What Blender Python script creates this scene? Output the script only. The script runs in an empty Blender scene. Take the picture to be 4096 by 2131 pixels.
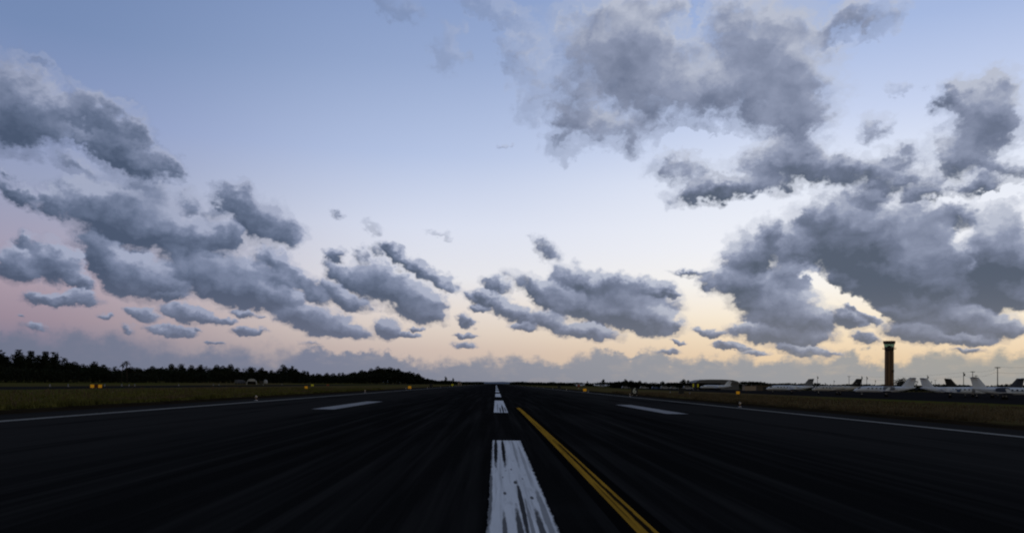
import bpy, bmesh, math, random
from mathutils import Vector, Matrix, noise as mnoise

# ------------------------------------------------------------------ camera
S = bpy.context.scene
COL = S.collection
EYE = 1.883
YAW, PITCH, ROLL = math.radians(1.13), math.radians(1.5), 0.014
fw = Vector((math.sin(YAW) * math.cos(PITCH), math.cos(YAW) * math.cos(PITCH), math.sin(PITCH)))
rt = Vector((math.cos(YAW), -math.sin(YAW), 0))
up = rt.cross(fw)
r2 = rt * math.cos(ROLL) + up * math.sin(ROLL)
u2 = up * math.cos(ROLL) - rt * math.sin(ROLL)
cam_data = bpy.data.cameras.new("camera")
cam = bpy.data.objects.new("camera", cam_data)
COL.objects.link(cam)
M = Matrix((r2, u2, -fw)).transposed().to_4x4()
M.translation = Vector((0, 0, EYE))
cam.matrix_world = M
cam_data.sensor_width = 36
cam_data.lens = 28.0
cam_data.shift_y = 0.0939
cam_data.clip_start = 0.1
cam_data.clip_end = 30000
S.camera = cam

S.view_settings.view_transform = 'Standard'
S.view_settings.look = 'None'
S.view_settings.exposure = 0.0
S.view_settings.gamma = 1.0
S.cycles.pixel_filter_type = 'BLACKMAN_HARRIS'
S.cycles.filter_width = 2.1          # the photograph is slightly soft all over
S.cycles.max_bounces = 6
S.cycles.use_denoising = True


def lin(r, g, b):
    f = lambda c: (c / 255 / 12.92) if c <= 10 else ((c / 255 + 0.055) / 1.055) ** 2.4
    return (f(r), f(g), f(b), 1.0)


# ------------------------------------------------------------------ world: dusk sky with broken cumulus
# each cloud puff: bearing (deg), elevation (deg), half width (deg), half height (deg), tilt (deg), thickness
CLOUDS = [
    (-31.4, 16.2, 3.2, 3.68, -10, 1.15), (-29.72, 15.98, 2.72, 2.28, -20, 1.05), (-26.3, 16.18, 4.03, 1.85, -22, 1.05), (-24.79, 15.69, 2.32, 0.96, -25, 1),
    (-27.06, 15, 1.91, 0.84, -10, 1), (-24.27, 14, 3.5, 1.75, -15, 1.1), (-22.35, 13.65, 1.55, 0.78, -20, 0.9), (-30.32, 18.59, 1.04, 0.57, -15, 0.65),
    (-28.56, 13.22, 1.39, 0.95, -10, 0.62), (-27, 12.71, 1.91, 1.2, -20, 0.62), (-31.29, 12.12, 0.73, 0.5, -30, 0.7), (-30.84, 10.77, 1.76, 0.94, -30, 1),
    (-29.15, 10.75, 1.52, 1.19, -20, 1), (-26.96, 11.25, 2.86, 1.56, -10, 1), (-24.65, 10.26, 6.12, 2.64, -12, 1.2), (-21.27, 9.55, 4.53, 1.65, -5, 1.1),
    (-19.03, 9.72, 1.8, 1.49, -0, 1), (-23.51, 11.89, 2.7, 1.43, -10, 0.7), (-19.57, 11.12, 1.43, 1.11, 20, 0.65), (-18.06, 12.03, 2.18, 1.48, -25, 1),
    (-16.48, 10.71, 3.15, 2.07, -30, 1), (-14.75, 10.02, 1.7, 1.34, -30, 1), (-30.63, 6.85, 1.91, 1.54, -10, 1.1), (-30.35, 8.2, 1.04, 0.85, -20, 0.9),
    (-28.84, 7.13, 2.14, 1.57, -35, 1.1), (-27.61, 6.11, 1.25, 0.78, -20, 1.1), (-28.57, 4.88, 2.76, 0.56, -3, 1.1), (-27.36, 5.06, 1.1, 0.78, -10, 1),
    (-25.97, 7.62, 2.91, 1.79, -35, 1), (-24.09, 6.75, 3.67, 2, -20, 1.1), (-26.45, 8.58, 1.92, 1.06, -20, 0.9), (-22.28, 5.44, 1.54, 0.44, -0, 1.1),
    (-20.75, 8.28, 4.91, 1.86, -5, 0.8), (-18.97, 6.81, 4.31, 2.27, -15, 1), (-16.9, 5.98, 4.42, 1.61, -10, 1.2), (-14.79, 5.67, 1.88, 0.97, -5, 1),
    (-15.37, 8.09, 1.69, 1.08, -35, 0.9), (-13.75, 7.09, 1.9, 0.97, -30, 0.9), (-11.85, 6.62, 1.74, 0.98, -20, 0.9), (-23.92, 4.18, 1.4, 0.66, -15, 1.1),
    (-21.4, 4.35, 2.08, 0.9, -12, 1.1), (-19.91, 4.1, 1.77, 0.53, -8, 1.1), (-18.65, 4.02, 0.79, 0.34, -0, 1), (-17.51, 4.52, 1.28, 0.42, -8, 1),
    (-22.1, 3.16, 2.06, 0.52, -5, 1.1), (-17.23, 3.26, 1.54, 0.5, -2, 1.2), (-25.99, 3.9, 0.71, 0.32, -10, 0.8), (-29.8, 3.01, 1.05, 0.31, -5, 0.8),
    (-13.03, 4.36, 3.63, 1.37, -8, 1.1), (-11.25, 3.72, 3.1, 0.87, -10, 1.2), (-14.24, 4.73, 1.51, 0.86, -10, 1), (-11.62, 8.83, 1.16, 0.7, -0, 1),
    (-11.6, 7.87, 1.16, 0.98, -30, 0.75), (-9.7, 8.78, 0.79, 0.78, -30, 0.75), (-7.47, 9.01, 1.79, 0.71, -30, 1), (-5.76, 8.09, 2.81, 0.87, -25, 1),
    (-4.05, 7.44, 1.82, 0.8, -20, 1), (-9.39, 7.27, 2.76, 1.38, -10, 1), (-7.14, 6.37, 4.39, 1.79, -15, 1.1), (-5.43, 5.14, 2.61, 1.21, -15, 1.1),
    (-10.46, 5.7, 2.34, 0.99, -15, 1), (-7.79, 3.81, 1.51, 1, -10, 1.2), (-6.52, 3.36, 1.6, 0.4, -5, 1.1), (-5.69, 3.83, 0.8, 0.28, -0, 1.1),
    (-2.15, 4.5, 0.89, 0.61, -35, 1), (-2.33, 3.36, 1.13, 0.32, -0, 1.1), (-2.4, 2.59, 1.21, 0.41, -0, 0.9), (-9.04, 10.74, 0.99, 0.58, -20, 0.58),
    (-11.54, 11.56, 0.7, 0.38, -10, 0.55), (-4.24, 10.46, 1.41, 0.32, -5, 0.55), (-19.37, 2.46, 0.71, 0.19, -0, 1), (-1.03, 6.23, 1.83, 0.73, -8, 1),
    (0.42, 5.4, 2.03, 1.01, -25, 1), (-1.3, 5.51, 1.02, 0.57, -0, 0.9), (3.66, 9.48, 1.63, 0.99, -30, 0.8), (2.69, 6.99, 3.25, 1.21, -20, 0.88),
    (5.39, 7.86, 2.03, 1.2, -10, 1), (7.11, 7.16, 4.43, 1.2, -8, 1.2), (10.21, 6.87, 3.37, 1.11, -12, 1.1), (11.61, 6.44, 1.57, 0.48, -5, 1.1),
    (4.84, 6.3, 3.04, 1.41, -25, 0.95), (7.98, 5.33, 5.62, 1.69, -8, 1.2), (10.51, 4.77, 3.76, 1.4, -10, 1.2), (6.58, 3.76, 3.42, 0.81, -8, 1.1),
    (3.72, 4.73, 1.83, 1.21, -20, 0.9), (2.01, 4.14, 1.63, 0.49, -0, 0.9), (4.28, 5.59, 1.42, 0.81, -30, 0.9), (13.8, 7.81, 2.13, 0.39, -5, 0.8),
    (14.75, 7.24, 1.08, 0.98, -30, 0.75), (17.81, 9.07, 2.62, 2.29, 30, 1), (17.03, 7.2, 3.2, 1.74, -5, 1.1), (19.14, 6.07, 4.42, 2.3, -20, 1.1),
    (20.43, 4.7, 3.99, 1.72, -8, 1.2), (19.67, 3.63, 4.75, 0.96, -5, 1.2), (15.18, 3.78, 1.53, 0.47, -10, 1), (16.4, 2.87, 1.7, 0.39, -5, 1.1),
    (21.2, 2.54, 3.23, 0.53, -8, 1), (23.92, 4.64, 1.73, 0.82, -25, 1), (12.06, 2.38, 1.49, 0.32, -0, 1), (12.93, 3.09, 0.62, 0.24, -20, 1),
    (20.92, 9.49, 2.89, 2.44, -0, 0.98), (23.91, 10.64, 4.51, 2.92, -10, 1), (26.31, 8.45, 6.01, 3.99, -20, 1.2), (28.61, 6.56, 4.17, 2.5, -15, 1.2),
    (26.31, 7.04, 3.67, 1.64, -20, 1.1), (32.74, 8.05, 2.81, 4.1, -0, 1.3), (32.74, 5.88, 2.95, 1.72, -5, 1.2), (29.51, 10.86, 3.79, 1.57, -10, 0.9),
    (22.17, 11.52, 3.2, 1.84, -0, 0.85), (30.17, 4.5, 4.04, 1.42, -8, 1.1), (27.94, 3.79, 2.75, 1.01, -10, 1), (32.73, 3.69, 2.07, 0.97, -0, 1),
    (27.01, 4.83, 1.98, 0.91, -15, 1), (30.82, 3.17, 2.76, 0.56, -5, 1), (8.62, 23.72, 7.06, 4.66, -0, 0.98), (11.47, 20.88, 8.93, 4.45, -10, 0.98),
    (5.82, 19.4, 4.48, 2.93, -40, 0.8), (8.69, 17.91, 5.23, 2.04, -0, 0.78), (17.72, 23.35, 4.9, 4.37, -10, 1), (18.8, 20.12, 6.33, 4.18, -10, 1),
    (20.63, 17.74, 3.27, 2.47, -0, 0.95), (19.61, 15.3, 4.41, 2.55, 10, 1), (22.66, 14.55, 4.25, 1.79, -10, 1.1), (16.19, 13.68, 5.71, 1.31, 8, 1.1),
    (13.19, 14.87, 3.52, 1.58, -10, 0.8), (2.32, 22.33, 2.46, 3.19, -15, 0.66), (23.87, 23.33, 4.54, 1.46, 15, 0.82), (25.58, 16.99, 1.42, 1.38, -0, 0.75),
    (27, 14.65, 1.99, 1.32, -0, 0.8), (26.54, 13.46, 4.67, 1.58, -10, 0.9), (30.18, 18.04, 1.88, 1.47, -20, 1), (31.8, 16.65, 3.39, 3.42, -0, 1.05),
    (30.83, 14.69, 3.09, 2.34, -0, 0.95), (32.34, 18.39, 1.8, 1.28, -20, 0.9), (32.75, 13.28, 2.08, 1.33, -20, 0.85), (27.23, 19.05, 1.32, 0.66, -0, 0.58),
    (-7.5, 25.38, 2.41, 1.34, -30, 0.5), (4.86, 15.99, 0.81, 0.84, -0, 0.5), (0.1, 16.62, 0.74, 0.38, -0, 0.75), (23.67, 8.84, 2.78, 1.66, -20, 1),
    (26.78, 6.25, 3.31, 1.53, -15, 1.05), (30.35, 9.73, 1.24, 2.22, 10, -0.78), (31.04, 8.17, 0.43, 1.18, 20, -0.9), (30.5, 4.49, 0.74, 0.49, -0, -0.8),
    (13.66, 24.17, 0.86, 2.7, -20, -0.6), (14.27, 16.91, 3.49, 1.47, -0, -0.6), (10.86, 25.29, 4.79, 1.68, -0, 0.8), (-0.62, 25.47, 3.69, 1.36, -20, 0.58),
    (1.42, 24.54, 2.05, 1.38, -30, 0.6), (28.39, 12.31, 1.94, 0.87, 10, 0.85), (10.05, 22.19, 7.21, 5.1, -5, 0.8), (4.97, 18.5, 2.45, 1.48, -20, 0.85),
    (15.06, 20.42, 2.7, 2.12, -0, 0.85), (20.6, 21.87, 4.01, 4.38, -10, 0.9), (25.57, 22.85, 2.38, 1.13, 20, 0.75), (-28.21, 16.35, 2.8, 1.32, -15, 0.95),
    (-25.69, 14.59, 2.28, 1.54, -30, 0.9), (-28.13, 13.53, 1.87, 1.02, -20, 0.7), (-24.7, 12.51, 2.32, 1.23, -10, 0.7), (-21.08, 11.63, 1.75, 1.27, -0, 0.7),
    (-21.21, 6.94, 2.44, 1.49, -20, 0.85), (-25.25, 6.41, 1.96, 1.44, -30, 1), (-22.41, 6.08, 2.05, 1.11, -15, 1), (-17.44, 7.17, 3.29, 1.71, -10, 0.9),
    (-16.43, 8.3, 1.48, 1.14, -20, 0.7), (27.7, 9.63, 4.57, 2.85, -5, 1.1), (29.06, 8.04, 4.45, 2.84, -5, 1.1), (31.26, 12.5, 1.83, 1.19, -0, 0.8),
    (25.11, 12.34, 2.73, 1.43, -10, 0.85), (27.93, 5.07, 3.57, 1.44, -8, 1), (25.13, 3.32, 1.36, 0.52, -10, 0.8), (18.85, 10.37, 1.48, 1.51, 30, 0.9),
    (17.29, 8.55, 2.26, 1.92, -0, 1), (20.42, 7.38, 2.18, 1.9, -20, 1), (-12.93, 6.16, 1.92, 0.98, -25, 0.9), (-10.77, 7.49, 1.75, 0.98, -20, 0.9),
    (-8.28, 7.59, 2.77, 1.19, -15, 1), (-4.59, 5.73, 1.61, 1.21, -10, 1), (1.71, 4.99, 2.03, 0.89, -20, 0.9), (3.7, 6.44, 2.03, 1.21, -10, 0.95),
    (8.82, 6.17, 5.6, 1.2, -8, 1.1), (12.45, 4.35, 1.56, 0.6, -8, 0.9), (24.16, 5.29, 0.86, 0.52, -20, 0.8), (18.12, 2.41, 1.49, 0.31, -5, 0.8),
    (22.95, 2.27, 1.4, 0.3, -0, 0.7), (31.04, 2.44, 1.22, 0.28, -5, 0.8), (30.39, 1.87, 0.56, 0.21, -0, 0.8), (-13.13, 2.7, 1.15, 0.24, -0, 0.7),
    (-24.48, 3.17, 0.6, 0.29, -20, 0.75), (-30.55, 3.58, 0.35, 0.17, -0, 0.75), (-20.39, 3.23, 0.49, 0.23, -20, 0.75), (-16.6, 4.23, 0.37, 0.19, -0, 0.7),
    (2.5, 20.05, 1.64, 3.28, -20, 0.58), (4.7, 17.45, 2.04, 2.25, -20, 0.64), (0.87, 22.82, 1.44, 2.11, -15, 0.62), (-3.74, 22.94, 1.63, 2.1, -20, 0.5),
    (-8.59, 8.97, 0.79, 0.63, -20, 0.7), (-3.47, 6.89, 1.21, 0.56, -20, 0.75), (-15.35, 7.01, 2.25, 1.16, -20, 0.9), (-18.19, 6.05, 3.26, 1.52, -10, 1),
    (-0.04, 6.96, 1.63, 0.8, -20, 0.85), (24.16, 6.73, 1.38, 0.89, -30, 0.8), (23.43, 7.54, 1.05, 1.49, 20, 0.8), (31.9, 12.43, 1.81, 1.01, -10, 0.75),
    (22.44, 6.92, 2.83, 0.49, -30, -0.85), (24.77, 5.41, 1.88, 0.56, -32, -0.8), (20.67, 8.71, 0.51, 1.13, 20, -0.6), (25.13, 4.62, 1.15, 0.59, -30, 0.85),
    (27.71, 4.31, 0.98, 0.36, -20, -0.6), (29.73, 11.93, 1.89, 0.48, -15, -0.6), (32.54, 11.89, 1.79, 0.54, 5, -0.7), (4.43, 4.74, 1.05, 0.48, -30, -0.5),
    (-9.81, 7.53, 0.55, 0.87, 20, -0.6), (-21.75, 8.73, 2.08, 0.29, -10, -0.5),
]


W = bpy.data.worlds.new("World")
S.world = W
W.use_nodes = True
W.cycles.sampling_method = 'MANUAL'
W.cycles.sample_map_resolution = 512
nt = W.node_tree
nt.nodes.clear()


class G:
    """small helper to chain shader nodes"""

    def __init__(self, tree):
        self.t = tree

    def n(self, kind, **kw):
        nd = self.t.nodes.new(kind)
        for k, v in kw.items():
            setattr(nd, k, v)
        return nd

    def put(self, sock, v):
        if hasattr(v, "is_output"):
            self.t.links.new(v, sock)
        elif v is not None:
            sock.default_value = v

    def math(self, op, a, b=None, c=None, clamp=False):
        nd = self.n("ShaderNodeMath", operation=op, use_clamp=clamp)
        for i, v in enumerate((a, b, c)):
            self.put(nd.inputs[i], v)
        return nd.outputs[0]

    def vmath(self, op, a, b=None, c=None, out=0):
        nd = self.n("ShaderNodeVectorMath", operation=op)
        for i, v in enumerate((a, b, c)):
            self.put(nd.inputs[i], v)
        return nd.outputs[out]

    def xyz(self, v):
        nd = self.n("ShaderNodeSeparateXYZ")
        self.put(nd.inputs[0], v)
        return nd.outputs

    def comb(self, x, y, z):
        nd = self.n("ShaderNodeCombineXYZ")
        for i, v in enumerate((x, y, z)):
            self.put(nd.inputs[i], v)
        return nd.outputs[0]

    def noise(self, v, scale, detail=4, rough=0.55, col=False, dist=0.0):
        nd = self.n("ShaderNodeTexNoise")
        self.put(nd.inputs["Vector"], v)
        nd.inputs["Scale"].default_value = scale
        nd.inputs["Detail"].default_value = detail
        nd.inputs["Roughness"].default_value = rough
        nd.inputs["Distortion"].default_value = dist
        return nd.outputs["Color" if col else "Fac"]

    def rng(self, v, a, b, c=0.0, d=1.0, smooth=False):
        nd = self.n("ShaderNodeMapRange")
        if smooth:
            nd.interpolation_type = 'SMOOTHSTEP'
        self.put(nd.inputs[0], v)
        for i, x in enumerate((a, b, c, d)):
            self.put(nd.inputs[i + 1], x)
        return nd.outputs[0]

    def ramp(self, v, stops):
        nd = self.n("ShaderNodeValToRGB")
        self.put(nd.inputs[0], v)
        el = nd.color_ramp.elements
        while len(el) < len(stops):
            el.new(0.5)
        for e, (p, c) in zip(el, stops):
            e.position = p
            e.color = c if len(c) == 4 else (*c, 1)
        return nd.outputs[0]

    def mix(self, f, a, b, blend='MIX'):
        nd = self.n("ShaderNodeMix", data_type='RGBA', blend_type=blend)
        nd.clamp_factor = True
        self.put(nd.inputs[0], f)
        self.put(nd.inputs[6], a)
        self.put(nd.inputs[7], b)
        return nd.outputs[2]

    def mapping(self, v, loc=(0, 0, 0), rot=(0, 0, 0), sc=(1, 1, 1), kind='TEXTURE'):
        nd = self.n("ShaderNodeMapping", vector_type=kind)
        self.put(nd.inputs[0], v)
        nd.inputs[1].default_value = loc
        nd.inputs[2].default_value = rot
        nd.inputs[3].default_value = sc
        return nd.outputs[0]


g = G(nt)
SUN_AZ, SUN_EL = math.radians(52), math.radians(2.0)     # bearing from +Y towards +X; the sun has just gone down on the right

dirv = g.n("ShaderNodeTexCoord").outputs["Generated"]
X, Y, Z = g.xyz(dirv)
az = g.math('MULTIPLY', g.math('ARCTAN2', X, Y), 180 / math.pi)
el = g.math('MULTIPLY', g.math('ARCSINE', Z), 180 / math.pi)
el0 = g.math('MAXIMUM', el, 0.0)

# clear sky, by elevation (0..40 deg) for three bearings
E = lambda d: d / 40.0
elf = g.math('DIVIDE', el0, 40.0)
left = g.ramp(elf, [(E(0), lin(116, 120, 143)), (E(2.0), lin(128, 124, 145)), (E(3.6), lin(152, 136, 151)),
                    (E(5.8), lin(168, 152, 166)), (E(8.5), lin(162, 158, 180)), (E(12), lin(151, 160, 189)),
                    (E(16), lin(138, 153, 193)), (E(21), lin(117, 139, 180)), (E(40), lin(88, 114, 162))])
mid = g.ramp(elf, [(E(0), lin(188, 172, 164)), (E(2.3), lin(205, 187, 178)), (E(3.6), lin(218, 204, 194)),
                   (E(5.2), lin(227, 217, 211)), (E(7.5), lin(228, 228, 234)), (E(11), lin(216, 222, 239)),
                   (E(16), lin(180, 195, 227)), (E(22), lin(150, 169, 207)), (E(27), lin(131, 153, 196)), (E(40), lin(98, 126, 176))])
right = g.ramp(elf, [(E(0), lin(224, 194, 156)), (E(2.0), lin(234, 207, 172)), (E(3.4), lin(244, 222, 190)),
                     (E(5.0), lin(250, 237, 216)), (E(7.0), lin(250, 246, 240)), (E(9.5), lin(242, 243, 248)),
                     (E(14), lin(228, 234, 248)), (E(18), lin(199, 211, 239)), (E(23), lin(166, 185, 224)), (E(40), lin(105, 132, 182))])
fa = g.rng(az, -33, -3, 0, 1, smooth=True)
fb = g.rng(az, -9, 24, 0, 1, smooth=True)
clear = g.mix(fb, g.mix(fa, left, mid), right)
# physical sky carries the part of the dome outside the picture (overhead and behind)
sky = g.n("ShaderNodeTexSky", sky_type='NISHITA')
sky.sun_disc = False
sky.sun_elevation = SUN_EL
sky.sun_rotation = SUN_AZ
nish = g.vmath('MULTIPLY', sky.outputs[0], (0.25, 0.207, 0.168))
over = g.rng(el, 26, 55, 0, 1, smooth=True)
behind = g.rng(g.math('ABSOLUTE', az), 60, 120, 0, 1, smooth=True)
over = g.math('MAXIMUM', over, behind)
clear = g.mix(g.math('MULTIPLY', over, 0.8), clear, nish)

# cloud density: puffs summed as soft blobs, their outline broken up by fractal noise
p = g.comb(az, g.math('MULTIPLY', el, 1.25), 0.0)
wn = g.noise(p, 0.42, 6, 0.62, col=True)
wn2 = g.noise(p, 1.7, 4, 0.52, col=True)
amp = g.math('MINIMUM', g.math('MULTIPLY_ADD', el0, 0.155, 0.70), 3.4)
off = g.vmath('MULTIPLY', g.vmath('SUBTRACT', wn, (0.5, 0.5, 0.5)), g.comb(g.math('MULTIPLY', amp, 1.25), amp, 0.0))
amp2 = g.math('MINIMUM', g.math('MULTIPLY_ADD', el0, 0.05, 0.55), 1.3)
off2 = g.vmath('MULTIPLY', g.vmath('SUBTRACT', wn2, (0.5, 0.5, 0.5)), g.comb(amp2, amp2, 0.0))
pos = g.vmath('ADD', g.vmath('ADD', g.comb(az, el, 1.0), off), off2)
acc = None
for (a, e, ra, re, rot, k) in CLOUDS:
    cr, sr = math.cos(math.radians(rot)), math.sin(math.radians(rot))
    qx = g.vmath('DOT_PRODUCT', pos, (cr / ra, sr / ra, -(cr * a + sr * e) / ra), out=1)
    qy = g.vmath('DOT_PRODUCT', pos, (-sr / re, cr / re, (sr * a - cr * e) / re), out=1)
    q = g.comb(qx, qy, 1.0)
    d = g.vmath('DOT_PRODUCT', q, q, out=1)
    w = g.math('MAXIMUM', g.math('MULTIPLY_ADD', d, -abs(k), 2 * abs(k)), 0.0)
    w = g.math('MULTIPLY', w, w)
    w = g.math('MULTIPLY', w, w)
    if k < 0:
        w = g.math('MULTIPLY', w, -1.0)
    acc = g.vmath('MULTIPLY_ADD', q, g.comb(w, w, w), acc if acc is not None else (0, 0, 0))
sx, sy, B = g.xyz(acc)
inv = g.math('DIVIDE', 1.0, g.math('ADD', B, 0.01))
sx = g.math('MULTIPLY', sx, inv)
sy = g.math('MULTIPLY', sy, inv)
sx = g.math('MAXIMUM', g.math('MINIMUM', sx, 0.7), -0.7)
sy = g.math('MAXIMUM', g.math('MINIMUM', sy, 0.7), -0.7)
fine = g.noise(g.vmath('ADD', p, off), 0.80, 6, 0.51)
fine0 = g.math('SUBTRACT', fine, 0.5)
fineu = g.noise(g.vmath('ADD', g.vmath('ADD', p, off), (0.42, 0.60, 0.0)), 0.80, 6, 0.56)
relief = g.math('SUBTRACT', fine, fineu)
broad = g.math('SUBTRACT', g.noise(g.vmath('ADD', p, off2), 0.30, 3, 0.45), 0.5)
rag = g.rng(el, 5, 18, 1.12, 1.0)
Bs = g.math('POWER', g.math('MAXIMUM', B, 0.0), 0.30)
dens = g.math('MULTIPLY_ADD', fine0, rag, Bs)
soft = g.rng(el, 4, 20, 0.38, 0.66)
alpha = g.rng(dens, 0.26, g.math('ADD', soft, 0.26), 0, 1, smooth=True)

halo = g.math('MULTIPLY', g.rng(dens, 0.0, 0.45, 0, 0.36, smooth=True), g.math('MINIMUM', g.math('MULTIPLY', Bs, 4.0), 1.0))
alpha = g.math('MAXIMUM', alpha, halo)

# cloud tone: grey-blue undersides, paler tops, thin edges lit by the sky behind
tone = g.math('MULTIPLY_ADD', sy, g.rng(el, 8, 19, 1.2, 0.75), 0.50)
tone = g.math('MULTIPLY_ADD', relief, g.rng(el, 6, 19, 0.60, 0.26), tone)
tone = g.math('MULTIPLY_ADD', broad, 0.95, tone)
tone = g.math('MULTIPLY_ADD', g.math('MINIMUM', Bs, 1.2), g.rng(az, -14, 6, -0.20, -0.42), g.math('ADD', tone, g.rng(az, -14, 6, 0.15, 0.36)))
tone = g.math('MULTIPLY_ADD', sx, 0.10, tone)
high = g.rng(el, 12, 22, 0, 1, smooth=True)
hr = g.math('MULTIPLY', high, g.rng(az, -8, 6, 0, 1, smooth=True))
tone = g.math('MULTIPLY_ADD', hr, 0.24, tone)
dk = g.math('MULTIPLY', g.rng(az, 16, 26, 0, 1, smooth=True), g.rng(el, 15.5, 10, 0, 1, smooth=True))
tone = g.math('MULTIPLY_ADD', dk, -0.13, tone, clamp=True)
cl_left = g.ramp(tone, [(0.0, lin(70, 84, 108)), (0.35, lin(96, 109, 135)), (0.7, lin(124, 135, 162)), (1.0, lin(162, 170, 194))])
cl_right = g.ramp(tone, [(0.0, lin(74, 86, 105)), (0.35, lin(106, 116, 140)), (0.7, lin(140, 149, 173)), (1.0, lin(184, 190, 206))])
cl = g.mix(g.rng(az, -18, 12, 0, 1, smooth=True), cl_left, cl_right)
low = g.rng(el, 7.5, 2.0, 0, 0.45, smooth=True)
cl = g.mix(low, cl, g.mix(fb, lin(122, 126, 146), lin(136, 138, 148)))
skyc = g.mix(g.math('MULTIPLY', alpha, 0.97), clear, cl)

# far bank of cumulus lying on the horizon
bn = g.noise(g.comb(az, g.math('MULTIPLY', el, 0.7), 3.0), 0.30, 6, 0.62)
bn2 = g.noise(g.comb(az, g.math('MULTIPLY', el, 1.6), 7.0), 0.85, 6, 0.6)
top = g.math('MULTIPLY_ADD', g.math('SUBTRACT', bn, 0.5), 3.6, 2.05)
top = g.math('MULTIPLY_ADD', g.math('SUBTRACT', bn2, 0.5), 1.7, top)
bn3 = g.noise(g.comb(az, 0.0, 11.0), 0.10, 3, 0.5)
top = g.math('MULTIPLY_ADD', g.math('SUBTRACT', bn3, 0.5), 1.4, top)
top = g.math('ADD', top, g.rng(az, 6, 24, 0.1, 0.55, smooth=True))
top = g.math('ADD', top, g.rng(az, -8, -22, 0.0, 0.9, smooth=True))
bn4 = g.noise(g.comb(az, el, 15.0), 0.22, 4, 0.55)
bsoft = g.math('MULTIPLY', g.rng(az, -24, -4, 2.2, 1.0, smooth=True), g.rng(bn4, 0.35, 0.65, 0.28, 1.25))
ba = g.rng(el, top, g.math('SUBTRACT', top, bsoft), 0, 1, smooth=True)
bcol = g.ramp(g.rng(az, -33, 33, 0, 1), [(0.0, lin(110, 116, 137)), (0.3, lin(124, 129, 149)), (0.52, lin(144, 146, 157)),
                                         (0.8, lin(158, 158, 160)), (1.0, lin(166, 163, 155))])
lump = g.noise(g.comb(az, g.math('MULTIPLY', el, 2.2), 1.0), 0.7, 6, 0.6)
bcol = g.mix(g.rng(lump, 0.5, 0.85, 0, 0.55), bcol, g.mix(0.55, bcol, clear))
bcol = g.mix(g.rng(el, 2.4, 0.0, 0, 0.35), bcol, g.mix(fb, lin(112, 117, 136), lin(146, 148, 154)))
skyc = g.mix(ba, skyc, bcol)
# below the horizon: dim ground tone (never seen, only bounced)
skyc = g.mix(g.rng(el, -0.3, -3, 0, 1), skyc, (0.03, 0.03, 0.03, 1))
bg = g.n("ShaderNodeBackground")
g.put(bg.inputs[0], skyc)
bg.inputs[1].default_value = 1.0
wo = g.n("ShaderNodeOutputWorld")
nt.links.new(bg.outputs[0], wo.inputs[0])

# afterglow of the sun that has just set behind the right-hand clouds
sun_d = bpy.data.lights.new("sun", 'SUN')
sun_d.energy = 0.12
sun_d.angle = math.radians(20)
sun_d.color = (1.0, 0.80, 0.58)
sun = bpy.data.objects.new("sun", sun_d)
COL.objects.link(sun)
sdir = Vector((math.sin(SUN_AZ) * math.cos(math.radians(5)), math.cos(SUN_AZ) * math.cos(math.radians(5)), math.sin(math.radians(5))))
sun.rotation_euler = (-sdir).to_track_quat('-Z', 'Y').to_euler()

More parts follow.
